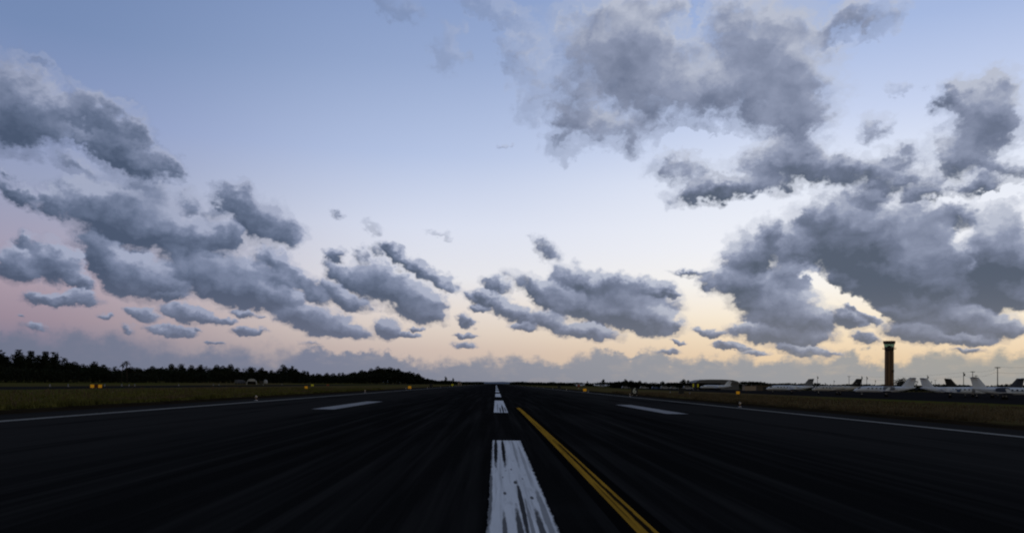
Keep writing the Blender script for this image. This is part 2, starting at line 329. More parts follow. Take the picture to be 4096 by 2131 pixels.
# ------------------------------------------------------------------ helpers
class MB:
    """collects faces, then links them as one mesh object"""

    def __init__(self):
        self.v, self.f = [], []

    def add(self, vs, fs, mat=None):
        o = len(self.v)
        self.v += [tuple(mat @ Vector(p)) if mat is not None else tuple(p) for p in vs]
        self.f += [tuple(i + o for i in f) for f in fs]
        return self

    def box(self, c, s, rz=0.0, taper=1.0):
        hx, hy, hz = s[0] / 2, s[1] / 2, s[2] / 2
        vs = [(sx * hx * (taper if sz > 0 else 1), sy * hy * (taper if sz > 0 else 1), sz * hz) for sz in (-1, 1) for sy in (-1, 1) for sx in (-1, 1)]
        fs = [(0, 2, 3, 1), (4, 5, 7, 6), (0, 1, 5, 4), (2, 6, 7, 3), (0, 4, 6, 2), (1, 3, 7, 5)]
        m = Matrix.Translation(c) @ Matrix.Rotation(rz, 4, 'Z')
        return self.add(vs, fs, m)

    def rings(self, rings, cap=True):
        n = len(rings[0])
        vs = [p for r in rings for p in r]
        fs = []
        for i in range(len(rings) - 1):
            for j in range(n):
                a, b = i * n + j, i * n + (j + 1) % n
                fs.append((a, b, b + n, a + n))
        if cap:
            fs.append(tuple(reversed(range(n))))
            fs.append(tuple(range(len(vs) - n, len(vs))))
        return self.add(vs, fs)

    def tube(self, pts, rad, n=8):
        pts = [Vector(p) for p in pts]
        if not isinstance(rad, (list, tuple)):
            rad = [rad] * len(pts)
        rr = []
        for i, p in enumerate(pts):
            t = (pts[min(i + 1, len(pts) - 1)] - pts[max(i - 1, 0)]).normalized()
            a = t.cross(Vector((0, 0, 1)) if abs(t.z) < 0.9 else Vector((1, 0, 0))).normalized()
            b = t.cross(a)
            rr.append([p + (a * math.cos(2 * math.pi * k / n) + b * math.sin(2 * math.pi * k / n)) * rad[i] for k in range(n)])
        return self.rings(rr)

    def lathe(self, prof, n=16, c=(0, 0, 0), axis='Z'):
        rr = []
        for r, h in prof:
            ring = []
            for k in range(n):
                a = 2 * math.pi * k / n
                x, y = r * math.cos(a), r * math.sin(a)
                q = (x, y, h) if axis == 'Z' else (h, x, y)
                ring.append((q[0] + c[0], q[1] + c[1], q[2] + c[2]))
            rr.append(ring)
        return self.rings(rr)

    def prism(self, poly, depth, m=None):
        """polygon in local XZ, extruded +-depth/2 along Y"""
        n = len(poly)
        vs = [(x, -depth / 2, z) for x, z in poly] + [(x, depth / 2, z) for x, z in poly]
        fs = [tuple(range(n)), tuple(reversed(range(n, 2 * n)))] + [(i, i + n, (i + 1) % n + n, (i + 1) % n) for i in range(n)]
        return self.add(vs, fs, m)

    def mesh(self, name, mat, smooth=False, fix=True):
        me = bpy.data.meshes.new(name)
        me.from_pydata(self.v, [], self.f)
        if fix:
            bm = bmesh.new()
            bm.from_mesh(me)
            bmesh.ops.recalc_face_normals(bm, faces=bm.faces)
            bm.to_mesh(me)
            bm.free()
        if smooth:
            me.polygons.foreach_set("use_smooth", [True] * len(me.polygons))
        me.materials.append(mat)
        return me

    def build(self, name, mat, parent=None, smooth=False, fix=True):
        return put(name, self.mesh(name, mat, smooth, fix), parent)


def put(name, mesh, parent=None, loc=(0, 0, 0), rz=0.0):
    o = bpy.data.objects.new(name, mesh)
    COL.objects.link(o)
    o.location = loc
    o.rotation_euler = (0, 0, rz)
    o.parent = parent
    return o


def tag(o, label=None, cat=None, group=None, kind=None):
    for k, v in (("label", label), ("category", cat), ("group", group), ("kind", kind)):
        if v:
            o[k] = v
    return o


def thing(name, label, cat, loc=(0, 0, 0), rz=0.0, group=None):
    return tag(put(name, None, None, loc, rz), label, cat, group)


def dup(root, loc, rz=0.0, label=None, group=None, scale=None):
    """a copy of a thing together with its parts and sub-parts"""
    r = root.copy()
    COL.objects.link(r)
    r.location, r.rotation_euler = loc, (0, 0, rz)
    if scale:
        r.scale = scale
    tag(r, label, None, group)
    for ch in list(root.children):
        c = ch.copy()
        COL.objects.link(c)
        c.parent = r
        for sub in list(ch.children):
            d = sub.copy()
            COL.objects.link(d)
            d.parent = c
    return r


def material(name, color, rough=0.7, spec=0.3, metal=0.0, var=0.0, scale=3.0):
    m = bpy.data.materials.new(name)
    m.use_nodes = True
    b = m.node_tree.nodes["Principled BSDF"]
    b.inputs["Roughness"].default_value = rough
    b.inputs["Specular IOR Level"].default_value = spec
    b.inputs["Metallic"].default_value = metal
    gg = G(m.node_tree)
    if var:
        nz = gg.noise(gg.n("ShaderNodeTexCoord").outputs["Object"], scale, 5, 0.6)
        c = gg.mix(gg.rng(nz, 0.3, 0.7), tuple(x * (1 - var) for x in color[:3]) + (1,), tuple(min(1, x * (1 + var)) for x in color[:3]) + (1,))
        gg.put(b.inputs["Base Color"], c)
    else:
        b.inputs["Base Color"].default_value = (*color[:3], 1)
    m["g"] = 0
    return m


def bsdf(m):
    return m.node_tree.nodes["Principled BSDF"], G(m.node_tree)


# ------------------------------------------------------------------ ground and pavements
CL = 0.345                      # runway centreline, metres to the right of the camera
# grass field
m_field = material("field_grass", (0.05, 0.045, 0.022), 0.95, 0.0)
b, q = bsdf(m_field)
pc = q.n("ShaderNodeTexCoord").outputs["Object"]
stretch = q.mapping(pc, sc=(1.0, 2.6, 1.0))
n1 = q.noise(stretch, 0.05, 6, 0.6)
n2 = q.noise(stretch, 0.9, 5, 0.65)
n3 = q.noise(stretch, 0.016, 3, 0.5)
dry = q.mix(q.rng(n1, 0.35, 0.65), (0.072, 0.057, 0.022, 1), (0.125, 0.086, 0.042, 1))
grn = q.mix(q.rng(n2, 0.3, 0.7), (0.055, 0.056, 0.015, 1), (0.098, 0.090, 0.022, 1))
gc = q.mix(q.rng(n3, 0.42, 0.6), dry, grn)
gc = q.mix(q.rng(n2, 0.42, 0.30, 0, 0.55), gc, (0.026, 0.022, 0.011, 1))
# bare dark soil strip beside the runway, with a ragged inner edge
ax = q.math('ABSOLUTE', q.math('SUBTRACT', q.xyz(pc)[0], CL))
axn = q.math('MULTIPLY_ADD', q.math('SUBTRACT', q.noise(pc, 0.35, 5, 0.65), 0.5), 5.0, ax)
soil = q.mix(q.rng(n2, 0.35, 0.7), (0.012, 0.009, 0.006, 1), (0.034, 0.024, 0.015, 1))
gc = q.mix(q.rng(axn, 29.5, 27.6), gc, soil)
q.put(b.inputs["Base Color"], gc)
bump = q.n("ShaderNodeBump")
bump.inputs["Strength"].default_value = 0.6
bump.inputs["Distance"].default_value = 0.15
q.put(bump.inputs["Height"], q.noise(pc, 3.0, 5, 0.7))
q.put(b.inputs["Normal"], bump.outputs[0])


def sheet(name, x0, x1, y0, y1, z, mat, kind='structure', n=1):
    mb = MB()
    mb.add([(x0, y0, z), (x1, y0, z), (x1, y1, z), (x0, y1, z)], [(0, 1, 2, 3)])
    o = mb.build(name, mat, fix=False)
    if kind:
        tag(o, kind=kind)
    return o


sheet("ground", -9000, 9000, -400, 9000, 0.0, m_field)

# runway asphalt: rubber-blackened wheel lanes down the middle, greyer towards the edges
m_rwy = material("runway_asphalt", (0.015, 0.015, 0.016), 0.9, 0.0)
b, q = bsdf(m_rwy)
pc = q.n("ShaderNodeTexCoord").outputs["Object"]
ax = q.math('ABSOLUTE', q.math('SUBTRACT', q.xyz(pc)[0], CL))
streak = q.noise(q.mapping(pc, sc=(1, 60, 1)), 2.2, 4, 0.58)
streak2 = q.noise(q.mapping(pc, sc=(1, 20, 1)), 0.55, 5, 0.6)
patch = q.noise(pc, 0.12, 5, 0.6)
core = q.math('MULTIPLY_ADD', q.math('SUBTRACT', streak2, 0.5), 5.0, ax)
c = q.mix(q.rng(core, 6.5, 14.5, smooth=True), (0.0088, 0.0088, 0.0093, 1), (0.027, 0.0255, 0.0255, 1))
c = q.mix(q.rng(streak, 0.46, 0.74, 0, 0.75), c, (0.034, 0.032, 0.0315, 1))
c = q.mix(q.rng(streak2, 0.47, 0.30, 0, 0.8), c, (0.0042, 0.0044, 0.0050, 1))
c = q.mix(q.rng(patch, 0.55, 0.75, 0, 0.35), c, (0.028, 0.0265, 0.027, 1))
grit = q.noise(pc, 38, 3, 0.6)
c = q.mix(q.rng(grit, 0.4, 0.75, 0, 0.5), c, q.mix(0.5, c, (0.03, 0.029, 0.03, 1)))
q.put(b.inputs["Base Color"], c)
bump = q.n("ShaderNodeBump")
bump.inputs["Strength"].default_value = 0.35
bump.inputs["Distance"].default_value = 0.01
q.put(bump.inputs["Height"], grit)
q.put(b.inputs["Normal"], bump.outputs[0])
sheet("runway", CL - 24.4, CL + 24.4, -80, 1900, 0.004, m_rwy)

# taxiway on the left and aircraft apron on the right
m_taxi = material("taxiway_asphalt", (0.026, 0.0245, 0.022), 0.9, 0.0, var=0.35, scale=0.08)
sheet("taxiway", -92, -70, -80, 1500, 0.004, m_taxi)
m_apron = material("apron_asphalt", (0.020, 0.0185, 0.0195), 0.9, 0.0, var=0.3, scale=0.06)
sheet("apron", 71, 330, 60, 560, 0.004, m_apron)

# ------------------------------------------------------------------ painted markings


def paint(name, color, worn=0.35, base=(0.007, 0.007, 0.0075), spots=(), xs=(), half=0.4, sc=4.0, fray=0.10):
    m = material(name, color, 0.8, 0.0)
    b, q = bsdf(m)
    pc = q.n("ShaderNodeTexCoord").outputs["Object"]
    st = q.noise(q.mapping(pc, sc=(1, 60, 1)), sc * 3, 4, 0.6)
    st2 = q.noise(q.mapping(pc, sc=(1, 9, 1)), sc, 5, 0.65)
    f = q.math('MULTIPLY', q.rng(st, 0.50, 0.78, 0, 1), worn)
    f = q.math('MAXIMUM', f, q.math('MULTIPLY', q.rng(st2, 0.58, 0.80), worn))
    wob = q.math('MULTIPLY', q.math('SUBTRACT', q.noise(q.mapping(pc, sc=(1, 6, 1)), 9, 4, 0.6), 0.5), 0.9)
    for (x, y, rx, ry, amt) in spots:
        d = q.vmath('LENGTH', q.mapping(pc, (x, y, 0), (0, 0, 0), (rx, ry, 1)), out=1)
        f = q.math('MAXIMUM', f, q.rng(q.math('ADD', d, wob), 1.15, 0.7, 0, amt))
    # frayed outline: paint thins out unevenly over the last centimetres of its width
    nz = q.math('SUBTRACT', q.noise(q.mapping(pc, sc=(1, 3, 1)), 7, 5, 0.7), 0.5)
    for x in xs:
        d = q.math('ABSOLUTE', q.math('SUBTRACT', q.xyz(pc)[0], x))
        d = q.math('MULTIPLY_ADD', nz, fray * 2.2, d)
        e = q.rng(d, half - fray, half - fray * 0.2)
        if len(xs) > 1:
            e = q.math('MULTIPLY', e, q.rng(q.math('ABSOLUTE', q.math('SUBTRACT', q.xyz(pc)[0], x)), half * 1.6, half * 1.5))
        f = q.math('MAXIMUM', f, e)
    film = q.noise(q.mapping(pc, sc=(1, 14, 1)), 2.2, 5, 0.65)
    c = q.mix(f, q.mix(q.rng(film, 0.35, 0.75, 0, 0.32), (*color, 1), tuple(k * 0.45 for k in color) + (1,)), (*base, 1))
    q.put(b.inputs["Base Color"], c)
    return m


WHITE = (0.80, 0.80, 0.84)
m_white = paint("white_paint", WHITE, 0.45, xs=(CL,), half=0.457, fray=0.06)
m_edge = paint("edge_line_paint", (0.25, 0.242, 0.23), 0.5, sc=1.2, xs=(CL - 21.15, CL + 21.15), half=0.46, fray=0.2)
m_tdz = paint("zone_mark_paint", (0.36, 0.355, 0.37), 0.5, sc=1.5, xs=(CL - 11.9, CL + 11.9), half=0.915, fray=0.3)
# streaks of rubber and missing paint on the nearest centreline dash (metres, world position)
near_spots = [(0.02, 22.8, 0.058, 5.0, .97), (0.235, 22.6, 0.055, 4.8, .97), (-0.085, 20.5, 0.03, 4.0, .7), (0.55, 22.5, 0.04, 5.0, .4), (0.70, 19.5, 0.04, 5.5, .35),
              (0.34, 9.8, 0.045, 2.6, .85), (0.62, 9.4, 0.05, 3.0, .85), (0.43, 12.4, 0.042, 3.0, .92), (0.14, 9.8, 0.035, 1.9, .8), (0.50, 10.2, 0.03, 3.0, .6),
              (-0.08, 13.5, 0.05, 4.0, .75), (0.40, 15.2, 0.04, 0.28, .85), (0.18, 13.7, 0.028, 0.2, .8), (0.62, 13.2, 0.03, 0.2, .8),
              (0.36, 17.5, 0.025, 0.2, .6), (0.16, 16.0, 0.02, 0.2, .5), (0.55, 15.8, 0.02, 0.2, .5), (0.74, 11.5, 0.05, 3.0, .55)]
m_white_near = paint("white_paint_near", WHITE, 0.5, spots=near_spots, xs=(0.375,), half=0.48, fray=0.05)
m_white_mid = paint("white_paint_mid", WHITE, 0.45, xs=(CL,), half=0.487, fray=0.05, spots=[(0.52, 60, 0.075, 11, .9), (0.33, 57, 0.06, 6, .85), (0.69, 58, 0.06, 6, .75), (0.15, 64, 0.05, 12, .5)])
m_yellow = paint("yellow_paint", (0.42, 0.225, 0.028), 0.55, spots=[(2.005, 9.5, 0.042, 7.5, .97), (1.99, 18.5, 0.040, 8.5, .96), (1.90, 13, 0.02, 2.5, .6), (1.93, 24, 0.03, 3.5, .5), (1.86, 36, 0.03, 5, .5)])
m_border = paint("black_border_paint", (0.006, 0.006, 0.0066), 0.2)

MZ = 0.008


def strip(x0, x1, y0, y1, z=MZ, n=1):
    mb = MB()
    for i in range(n):
        a, c = y0 + (y1 - y0) * i / n, y0 + (y1 - y0) * (i + 1) / n
        mb.add([(x0, a, z), (x1, a, z), (x1, c, z), (x0, c, z)], [(0, 1, 2, 3)])
    return mb


G_DASH = "white dashes of the runway centreline"
dash = strip(-0.105, 0.855, -10.2, 26.4).build("centerline_dash", m_white_near, fix=False)
tag(dash, "nearest white centreline dash, streaked with black rubber and worn gaps", "road marking", G_DASH)
dash = strip(CL - 0.487, CL + 0.487, 51.6, 87.6).build("centerline_dash", m_white_mid, fix=False)
tag(dash, "short-looking white centreline dash just beyond the dark gap", "road marking", G_DASH)
far_lab = ["third white centreline dash from the camera, thin and bright", "fourth white centreline dash from the camera, a small sliver"]
for i in range(12):
    y = 111.8 + 61 * i
    d = strip(CL - 0.457, CL + 0.457, y, y + 36.6).build("centerline_dash", m_white, fix=False)
    tag(d, far_lab[i] if i < 2 else "tiny far white centreline dash near the vanishing point", "road marking",
        G_DASH if i < 2 else "far dashes near the vanishing point")
for s, lab in ((-1, "long pale edge line along the left side of the runway"), (1, "long pale edge line along the right side of the runway")):
    x = CL + s * 21.15
    tag(strip(x - 0.46, x + 0.46, -80, 1880).build("edge_line", m_edge, fix=False), lab, "road marking", "runway edge lines")
for s, lab in ((-1, "grey white touchdown bar on the left half of the runway"), (1, "grey white touchdown bar on the right half of the runway")):
    x = CL + s * 11.9
    tag(strip(x - 0.915, x + 0.915, 53.5, 76.5).build("touchdown_bar", m_tdz, fix=False), lab, "road marking", "touchdown zone bars")

# yellow lead-off line, slightly curved, on a black border
def ribbon(off0, off1, z):
    pts = []
    for i in range(41):
        y = -6 + (62.4 + 6) * i / 40
        x = 1.965 - 0.00095 * max(0, y - 8) - 0.000055 * max(0, y - 8) ** 2
        pts.append((x, y))
    mb = MB()
    mb.add([(x + o, y, z) for x, y in pts for o in (off0, off1)], [(2 * i, 2 * i + 1, 2 * i + 3, 2 * i + 2) for i in range(40)])
    return mb
line = ribbon(-0.14, 0.14, 0.012).build("lead_off_line", m_yellow, fix=False)
tag(line, "single yellow taxi line with black borders beside the white centreline", "road marking")
ribbon(-0.34, 0.33, 0.008).build("border", m_border, line, fix=False)
# faint pale joint lines out on the shoulders
m_joint = paint("shoulder_joint_paint", (0.030, 0.026, 0.022), 0.6, sc=1.0)
for s, lab in ((-1, "faint pale seam on the left shoulder outside the edge line"), (1, "faint brown seam on the right shoulder outside the edge line")):
    x = CL + s * 24.55
    tag(strip(x - 0.25, x + 0.25, -80, 900).build("shoulder_seam", m_joint, fix=False), lab, "pavement seam", "shoulder seams")

# ------------------------------------------------------------------ far ridge on the horizon
m_hill = material("far_ridge", (0.16, 0.19, 0.25), 1.0, 0.0, var=0.15, scale=0.002)  # blue-grey haze of distance put into the base colour; no air volume
mb = MB()
prev = None
for i in range(161):
    x = -4500 + 9000 * i / 160
    h = 12 + 9 * mnoise.noise(Vector((x * 0.0021, 1.3, 0))) + 4 * mnoise.noise(Vector((x * 0.009, 5.1, 0)))
    ring = [(x, 6600, 0), (x, 6900, h * 0.8), (x, 7200, h), (x, 7900, 0)]
    if prev:
        mb.add(prev + ring, [(j, j + 1, j + 5, j + 4) for j in range(3)])
    prev = ring
tag(mb.build("hills", m_hill, smooth=True), kind='structure')

# ------------------------------------------------------------------ vegetation
m_leaf = material("dark_leaf", (0.014, 0.018, 0.010), 0.9, 0.05, var=0.5, scale=0.6)
m_leaf2 = material("olive_leaf", (0.022, 0.024, 0.012), 0.9, 0.05, var=0.45, scale=0.5)
m_bark = material("bark", (0.035, 0.028, 0.022), 0.95, 0.05, var=0.4, scale=4)


def card(mb, c, L, w, rnd, droop=0.0):
    d = Vector((rnd.gauss(0, 1), rnd.gauss(0, 1), rnd.gauss(0, 0.7) - droop)).normalized()
    s = d.cross(Vector((rnd.gauss(0, 1), rnd.gauss(0, 1), rnd.gauss(0, 1)))).normalized()
    c = Vector(c)
    mb.add([c - d * L * 0.5, c + s * w * 0.5, c + d * L * 0.5, c - s * w * 0.5], [(0, 1, 2, 3)])


def limb(mb, pts, r0, r1, n=6):
    k = len(pts) - 1
    mb.tube(pts, [r0 + (r1 - r0) * i / k for i in range(k + 1)], n)


def crown_and_trunk(kind, seed):
    """a 10 m tree: returns (crown mesh, trunk mesh)"""
    r = random.Random(seed)
    cr, tr = MB(), MB()
    if kind == 'feathery':
        for k in range(r.randint(3, 5)):
            a, off = r.uniform(0, 6.28), r.uniform(0.3, 2.2) if k else 0
            bx, by, hh = off * math.cos(a), off * math.sin(a), 10 * (1 if k == 0 else r.uniform(0.55, 0.9))
            lean = (r.uniform(-.5, .5), r.uniform(-.5, .5))
            pts = [(bx * t ** .5 + lean[0] * t, by * t ** .5 + lean[1] * t, hh * t * 0.96) for t in (0, .25, .5, .75, 1)]
            limb(tr, pts, 0.17 if k == 0 else 0.1, 0.03)
            for _ in range(85):
                t = 0.2 + 0.82 * r.random() ** 0.72
                rad = 1.8 * min(1.0, max(0.0, (1.04 - t) * 4.2)) ** 0.5 * r.uniform(0.15, 1.0) * (0.75 + 0.5 * mnoise.noise(Vector((t * 5, seed, k))))
                b = r.uniform(0, 6.28)
                cx, cy, cz = bx * t ** .5 + lean[0] * t + rad * math.cos(b), by * t ** .5 + lean[1] * t + rad * math.sin(b), hh * t + r.uniform(-.2, .3)
                for _ in range(8):
                    card(cr, (cx + r.gauss(0, .34), cy + r.gauss(0, .34), min(cz + r.gauss(0, .32), hh * 1.03)), r.uniform(.4, .85), r.uniform(.16, .32), r, droop=0.4)
    elif kind == 'broad':
        n = r.randint(7, 11)
        lobes = []
        for k in range(n):
            a, d = r.uniform(0, 6.28), r.uniform(0.6, 3.1)
            lobes.append((d * math.cos(a), d * math.sin(a), r.uniform(4.0, 8.2) - 0.45 * d, r.uniform(1.2, 2.1)))
        lobes.append((0.3, 0, 8.3, 1.6))
        limb(tr, [(0, 0, 0), (.1, 0, 1.5), (.15, .1, 3.2), (.2, 0, 5.5)], 0.28, 0.12)
        for (x, y, z, rd) in lobes:
            limb(tr, [(.12, .05, 2.2), (x * .5, y * .5, z * .7), (x, y, z)], 0.12, 0.03, 5)
            for _ in range(190):
                v = Vector((r.gauss(0, 1), r.gauss(0, 1), r.gauss(0, 1))).normalized() * rd * r.uniform(0.35, 1.08) ** 0.6
                card(cr, (x + v.x, y + v.y, z + v.z * 0.8), r.uniform(.35, .7), r.uniform(.2, .4), r)
    elif kind == 'palm':
        pts = [(0, 0, 0), (.15, 0, 3), (.35, .05, 6), (.6, .05, 9.0)]
        limb(tr, pts, 0.2, 0.13)
        for k in range(18):
            a, e = k * 2.4, r.uniform(-0.5, 0.9)
            pr = None
            for i in range(7):
                t = i / 6
                p = Vector((.6 + math.cos(a) * 1.9 * t, .05 + math.sin(a) * 1.9 * t, 9.0 + e * 1.5 * t - 1.3 * t * t))
                s = Vector((-math.sin(a), math.cos(a), 0)) * (0.34 * math.sin(math.pi * (0.12 + 0.86 * t)))
                if pr:
                    cr.add([pr[0], pr[1], p + s, p - s], [(0, 1, 2, 3)])
                pr = (p - s - Vector((0, 0, .1)), p + s - Vector((0, 0, .1)))
    else:  # bush: wide and low
        limb(tr, [(0, 0, 0), (.1, 0, 2), (.2, .1, 5)], 0.3, 0.1)
        for k in range(9):
            a, d = r.uniform(0, 6.28), r.uniform(0.5, 5)
            x, y, z, rd = d * math.cos(a), d * math.sin(a), r.uniform(2.5, 7.4), r.uniform(1.8, 2.8)
            limb(tr, [(0, 0, 1), (x * .5, y * .5, z * .6), (x, y, z)], 0.12, 0.03, 4)
            for _ in range(150):
                v = Vector((r.gauss(0, 1), r.gauss(0, 1), r.gauss(0, 1))).normalized() * rd * r.uniform(0.3, 1.1) ** 0.6
                card(cr, (x + v.x, y + v.y, max(.2, z + v.z)), r.uniform(.4, .9), r.uniform(.25, .5), r)
    return cr.mesh(kind + "_crown", m_leaf if kind != 'broad' or seed % 2 else m_leaf2, fix=False), tr.mesh(kind + "_trunk", m_bark)


PROTO = {k: [crown_and_trunk(k, s) for s in range(s0, s0 + n)] for k, s0, n in (('feathery', 1, 6), ('broad', 20, 6), ('palm', 40, 2), ('bush', 60, 4))}
rng = random.Random(7)


def plant(kind, x, y, h, wide, label, group=None, name=None):
    crown, trunk = rng.choice(PROTO[kind])
    t = thing(name or {'feathery': 'casuarina_tree', 'broad': 'broadleaf_tree', 'palm': 'palm_tree', 'bush': 'bushy_tree'}[kind],
              label, 'tree', (x, y, -0.05), rng.uniform(0, 6.28), group)
    s = h / 10
    t.scale = (s * wide, s * wide, s)
    put('crown', crown, t)
    put('trunk', trunk, t)
    return t


# skyline of the wood on the left: (lateral slope from the camera, distance, tree height)
SKY = [(-0.623, 245, 8.6), (-0.6111, 251, 9.4), (-0.5917, 262, 10.0), (-0.5747, 271, 9.9), (-0.5571, 281, 10.1), (-0.5496, 285, 10.1), (-0.5352, 293, 8.4), (-0.5242, 299, 8.1), (-0.5013, 311, 7.7), (-0.4878, 318, 7.2), (-0.4755, 325, 6.2), (-0.4542, 341, 7.1), (-0.4432, 352, 6.6), (-0.4278, 367, 7.9), (-0.4036, 390, 9.5), (-0.3927, 400, 8.9), (-0.3807, 412, 9.4), (-0.3675, 424, 9.0), (-0.349, 442, 10.3), (-0.3321, 461, 11.2), (-0.3227, 474, 9.4), (-0.3073, 495, 10.3), (-0.291, 517, 10.3), (-0.2809, 531, 9.1), (-0.2765, 537, 6.9), (-0.2668, 550, 13.1), (-0.2546, 566, 11.4), (-0.2404, 586, 9.7), (-0.2241, 608, 8.0), (-0.2109, 628, 8.7), (-0.1965, 655, 9.1), (-0.1767, 693, 10.6), (-0.1679, 710, 12.5), (-0.1569, 731, 14.5), (-0.1481, 745, 16.7), (-0.1331, 765, 16.6), (-0.123, 778, 15.7), (-0.1089, 797, 13.4), (-0.0979, 811, 11.5), (-0.0913, 820, 5.5)]


def skyline(s):
    for (a, b) in zip(SKY, SKY[1:]):
        if s <= b[0]:
            f = max(0, (s - a[0]) / (b[0] - a[0]))
            return a[1] + f * (b[1] - a[1]), a[2] + f * (b[2] - a[2])
    return SKY[-1][1:]


for k in SKY:           # a tree under every peak of the skyline
    s, d, h = k
    far_left, hump = s < -0.533, s > -0.18
    kind = 'feathery' if far_left or 0.35 < (s * 37) % 1 < 0.6 else 'broad'
    if hump:
        kind = 'broad'
    plant(kind, s * d, d + rng.uniform(-2, 2), h * 1.03, 1.15 if kind == 'feathery' else 0.9,
          "tall feathery dark tree in the clump at the far left end of the wood" if far_left else
          "broad dark tree in the rounded hump at the right end of the wood" if hump else
          "dark tree poking above the low middle stretch of the wood",
          "feathery trees in the far left clump" if far_left else "trees in the hump of the wood" if hump else "trees along the middle of the wood")
s = -0.66
while s < -0.0925:      # the trees between and behind
    d, h = skyline(s)
    for row in (0, 1):
        ss = s + rng.uniform(-0.002, 0.002)
        dd, hh = skyline(ss)
        dd += row * rng.uniform(8, 22) + rng.uniform(-4, 3)
        far_left, hump = ss < -0.533, ss > -0.18
        kind = 'broad' if hump else ('feathery' if rng.random() < (0.75 if far_left else 0.12) else rng.choice(('broad', 'bush')))
        f = rng.uniform(0.8, 1.0) if row == 0 else rng.uniform(0.82, 1.02)
        if far_left and row == 0:
            f *= rng.choice((0.78, 0.95, 1.0))
        plant(kind, ss * dd, dd, hh * f, rng.uniform(0.95, 1.4),
              "tall feathery dark tree in the clump at the far left end of the wood" if far_left and kind == 'feathery' else
              "low dark bushy tree filling the far left clump of the wood" if far_left else
              "broad dark tree in the rounded hump at the right end of the wood" if hump else
              "dark tree filling the low middle stretch of the wood",
              "feathery trees in the far left clump" if far_left and kind == 'feathery' else "bushy trees in the far left clump" if far_left else
              "trees in the hump of the wood" if hump else "trees filling the middle of the wood")
    s += (0.0105 if s < -0.3 else 0.0085) * (1.0 + rng.uniform(-.25, .25)) * (1.0 if s < -.2 else 0.8)

plant('palm', -139.7, 300, 7.9, 1.0, "lower of the two lone palms standing above the wood on the left", "palms above the wood")
plant('palm', -137.6, 300, 8.9, 1.1, "taller of the two lone palms standing above the wood on the left", "palms above the wood")
for x, y, h, w, kind, lab in (
        (-68.6, 800, 6.8, .7, 'broad', "small dark tree just right of the end of the left wood"),
        (-57.2, 900, 9.6, .62, 'broad', "lone pointed dark tree on the horizon between the left wood and runway"),
        (-48.7, 900, 7.9, .6, 'broad', "small lone dark tree on the horizon, closest to the runway end"),
        (103.6, 900, 6.4, .8, 'broad', "tiny dark tree behind the parked light planes"),
        (108.0, 800, 8.2, .9, 'broad', "cone-shaped dark tree standing alone behind the parked light planes"),
        (84.4, 520, 6.3, 1.0, 'broad', "round dark tree at the left end of the thicket beyond the runway"),
        (80.0, 522, 4.4, 1.1, 'bush', "low sloping bush at the left edge of the thicket beyond the runway"),
        (89.0, 524, 5.6, 1.1, 'broad', "dark tree second from the left in the thicket beyond the runway"),
        (94.0, 520, 5.4, 1.1, 'broad', "dark tree in the middle of the thicket beyond the runway"),
        (99.5, 522, 4.8, 1.2, 'bush', "low bush right of the middle of the thicket beyond the runway"),
        (105.0, 520, 4.6, 1.2, 'bush', "low bush in the right part of the thicket beyond the runway"),
        (109.1, 520, 5.3, 1.0, 'broad', "small round tree at the right end of the thicket beyond the runway"),
        (111.2, 470, 6.3, 1.15, 'broad', "large round dark tree just left of the grey hangar"),
        (115.0, 474, 5.9, 1.0, 'broad', "dark tree squeezed between the round tree and the grey hangar"),
        (153.0, 596, 7.4, .8, 'broad', "dark tree showing above the left end of the hangar roof"),
        (246.5, 480, 9.6, 1.3, 'bush', "wide dome-shaped dark tree right beside the control tower"),
        (251.0, 484, 9.2, 1.2, 'bush', "dark tree forming the right half of the dome beside the tower"),
        (140.5, 452, 5.6, .9, 'bush', "dark bush behind the beige shed")):
    plant(kind, x, y, h, w, lab)

# scrub too dense and far to count
def scrub(name, pts, n, seed, lab, mat):
    r = random.Random(seed)
    mb = MB()
    for _ in range(n):
        i = r.randrange(len(pts) - 1)
        t = r.random()
        (x0, y0, h0), (x1, y1, h1) = pts[i], pts[i + 1]
        x, y, h = x0 + (x1 - x0) * t, y0 + (y1 - y0) * t, h0 + (h1 - h0) * t
        hh = h * (0.85 + 0.35 * mnoise.noise(Vector((x * .045, y * .045, 0))) + 0.2 * mnoise.noise(Vector((x * .2, y * .2, 3))))
        L = 0.9 * y / 500
        card(mb, (x + r.gauss(0, 2.5), y + r.gauss(0, 3), max(0.1, hh * r.random() ** 0.6)), r.uniform(.8, 1.6) * L, r.uniform(.5, 1.0) * L, r)
    return tag(mb.build(name, mat, fix=False), lab, "scrub", None, 'stuff')


scrub("undergrowth", [(s_ * (d_ - 4), d_ - 4, (5.2 if s_ < -.53 else h_ * .72)) for s_, d_, h_ in [(-0.72, 238, 9)] + SKY], 52000, 3, "solid dark undergrowth along the foot of the left wood", m_leaf)
scrub("far_scrub", [(-74, 820, 5.0), (-62, 860, 4.2), (-50, 900, 3.8), (-42, 950, 3.2), (-30, 1000, 3.0), (-25, 1300, 4.0)], 6000, 4, "low dark scrub line between the left wood and the runway end", m_leaf)
scrub("far_scrub", [(28, 1300, 5), (40, 1150, 4.5), (60, 1000, 4), (85, 900, 4.2), (120, 860, 4.6), (150, 820, 4.6)], 8000, 5, "low dark scrub line right of the runway end", m_leaf)
scrub("far_scrub", [(150, 640, 5.2), (192, 600, 6.6), (215, 600, 5.8), (250, 600, 5.6), (290, 600, 5.4), (330, 600, 6.2), (365, 600, 6.6), (400, 590, 6.4), (440, 580, 6)], 17000, 6, "dark scrub line behind the parked aircraft", m_leaf)
scrub("far_scrub", [(79, 530, 3.8), (86, 530, 5.4), (98, 528, 4.8), (110, 520, 4.6), (122, 500, 4.4), (133, 505, 4.0)], 12000, 8, "dark thicket beneath the trees beyond the runway", m_leaf)


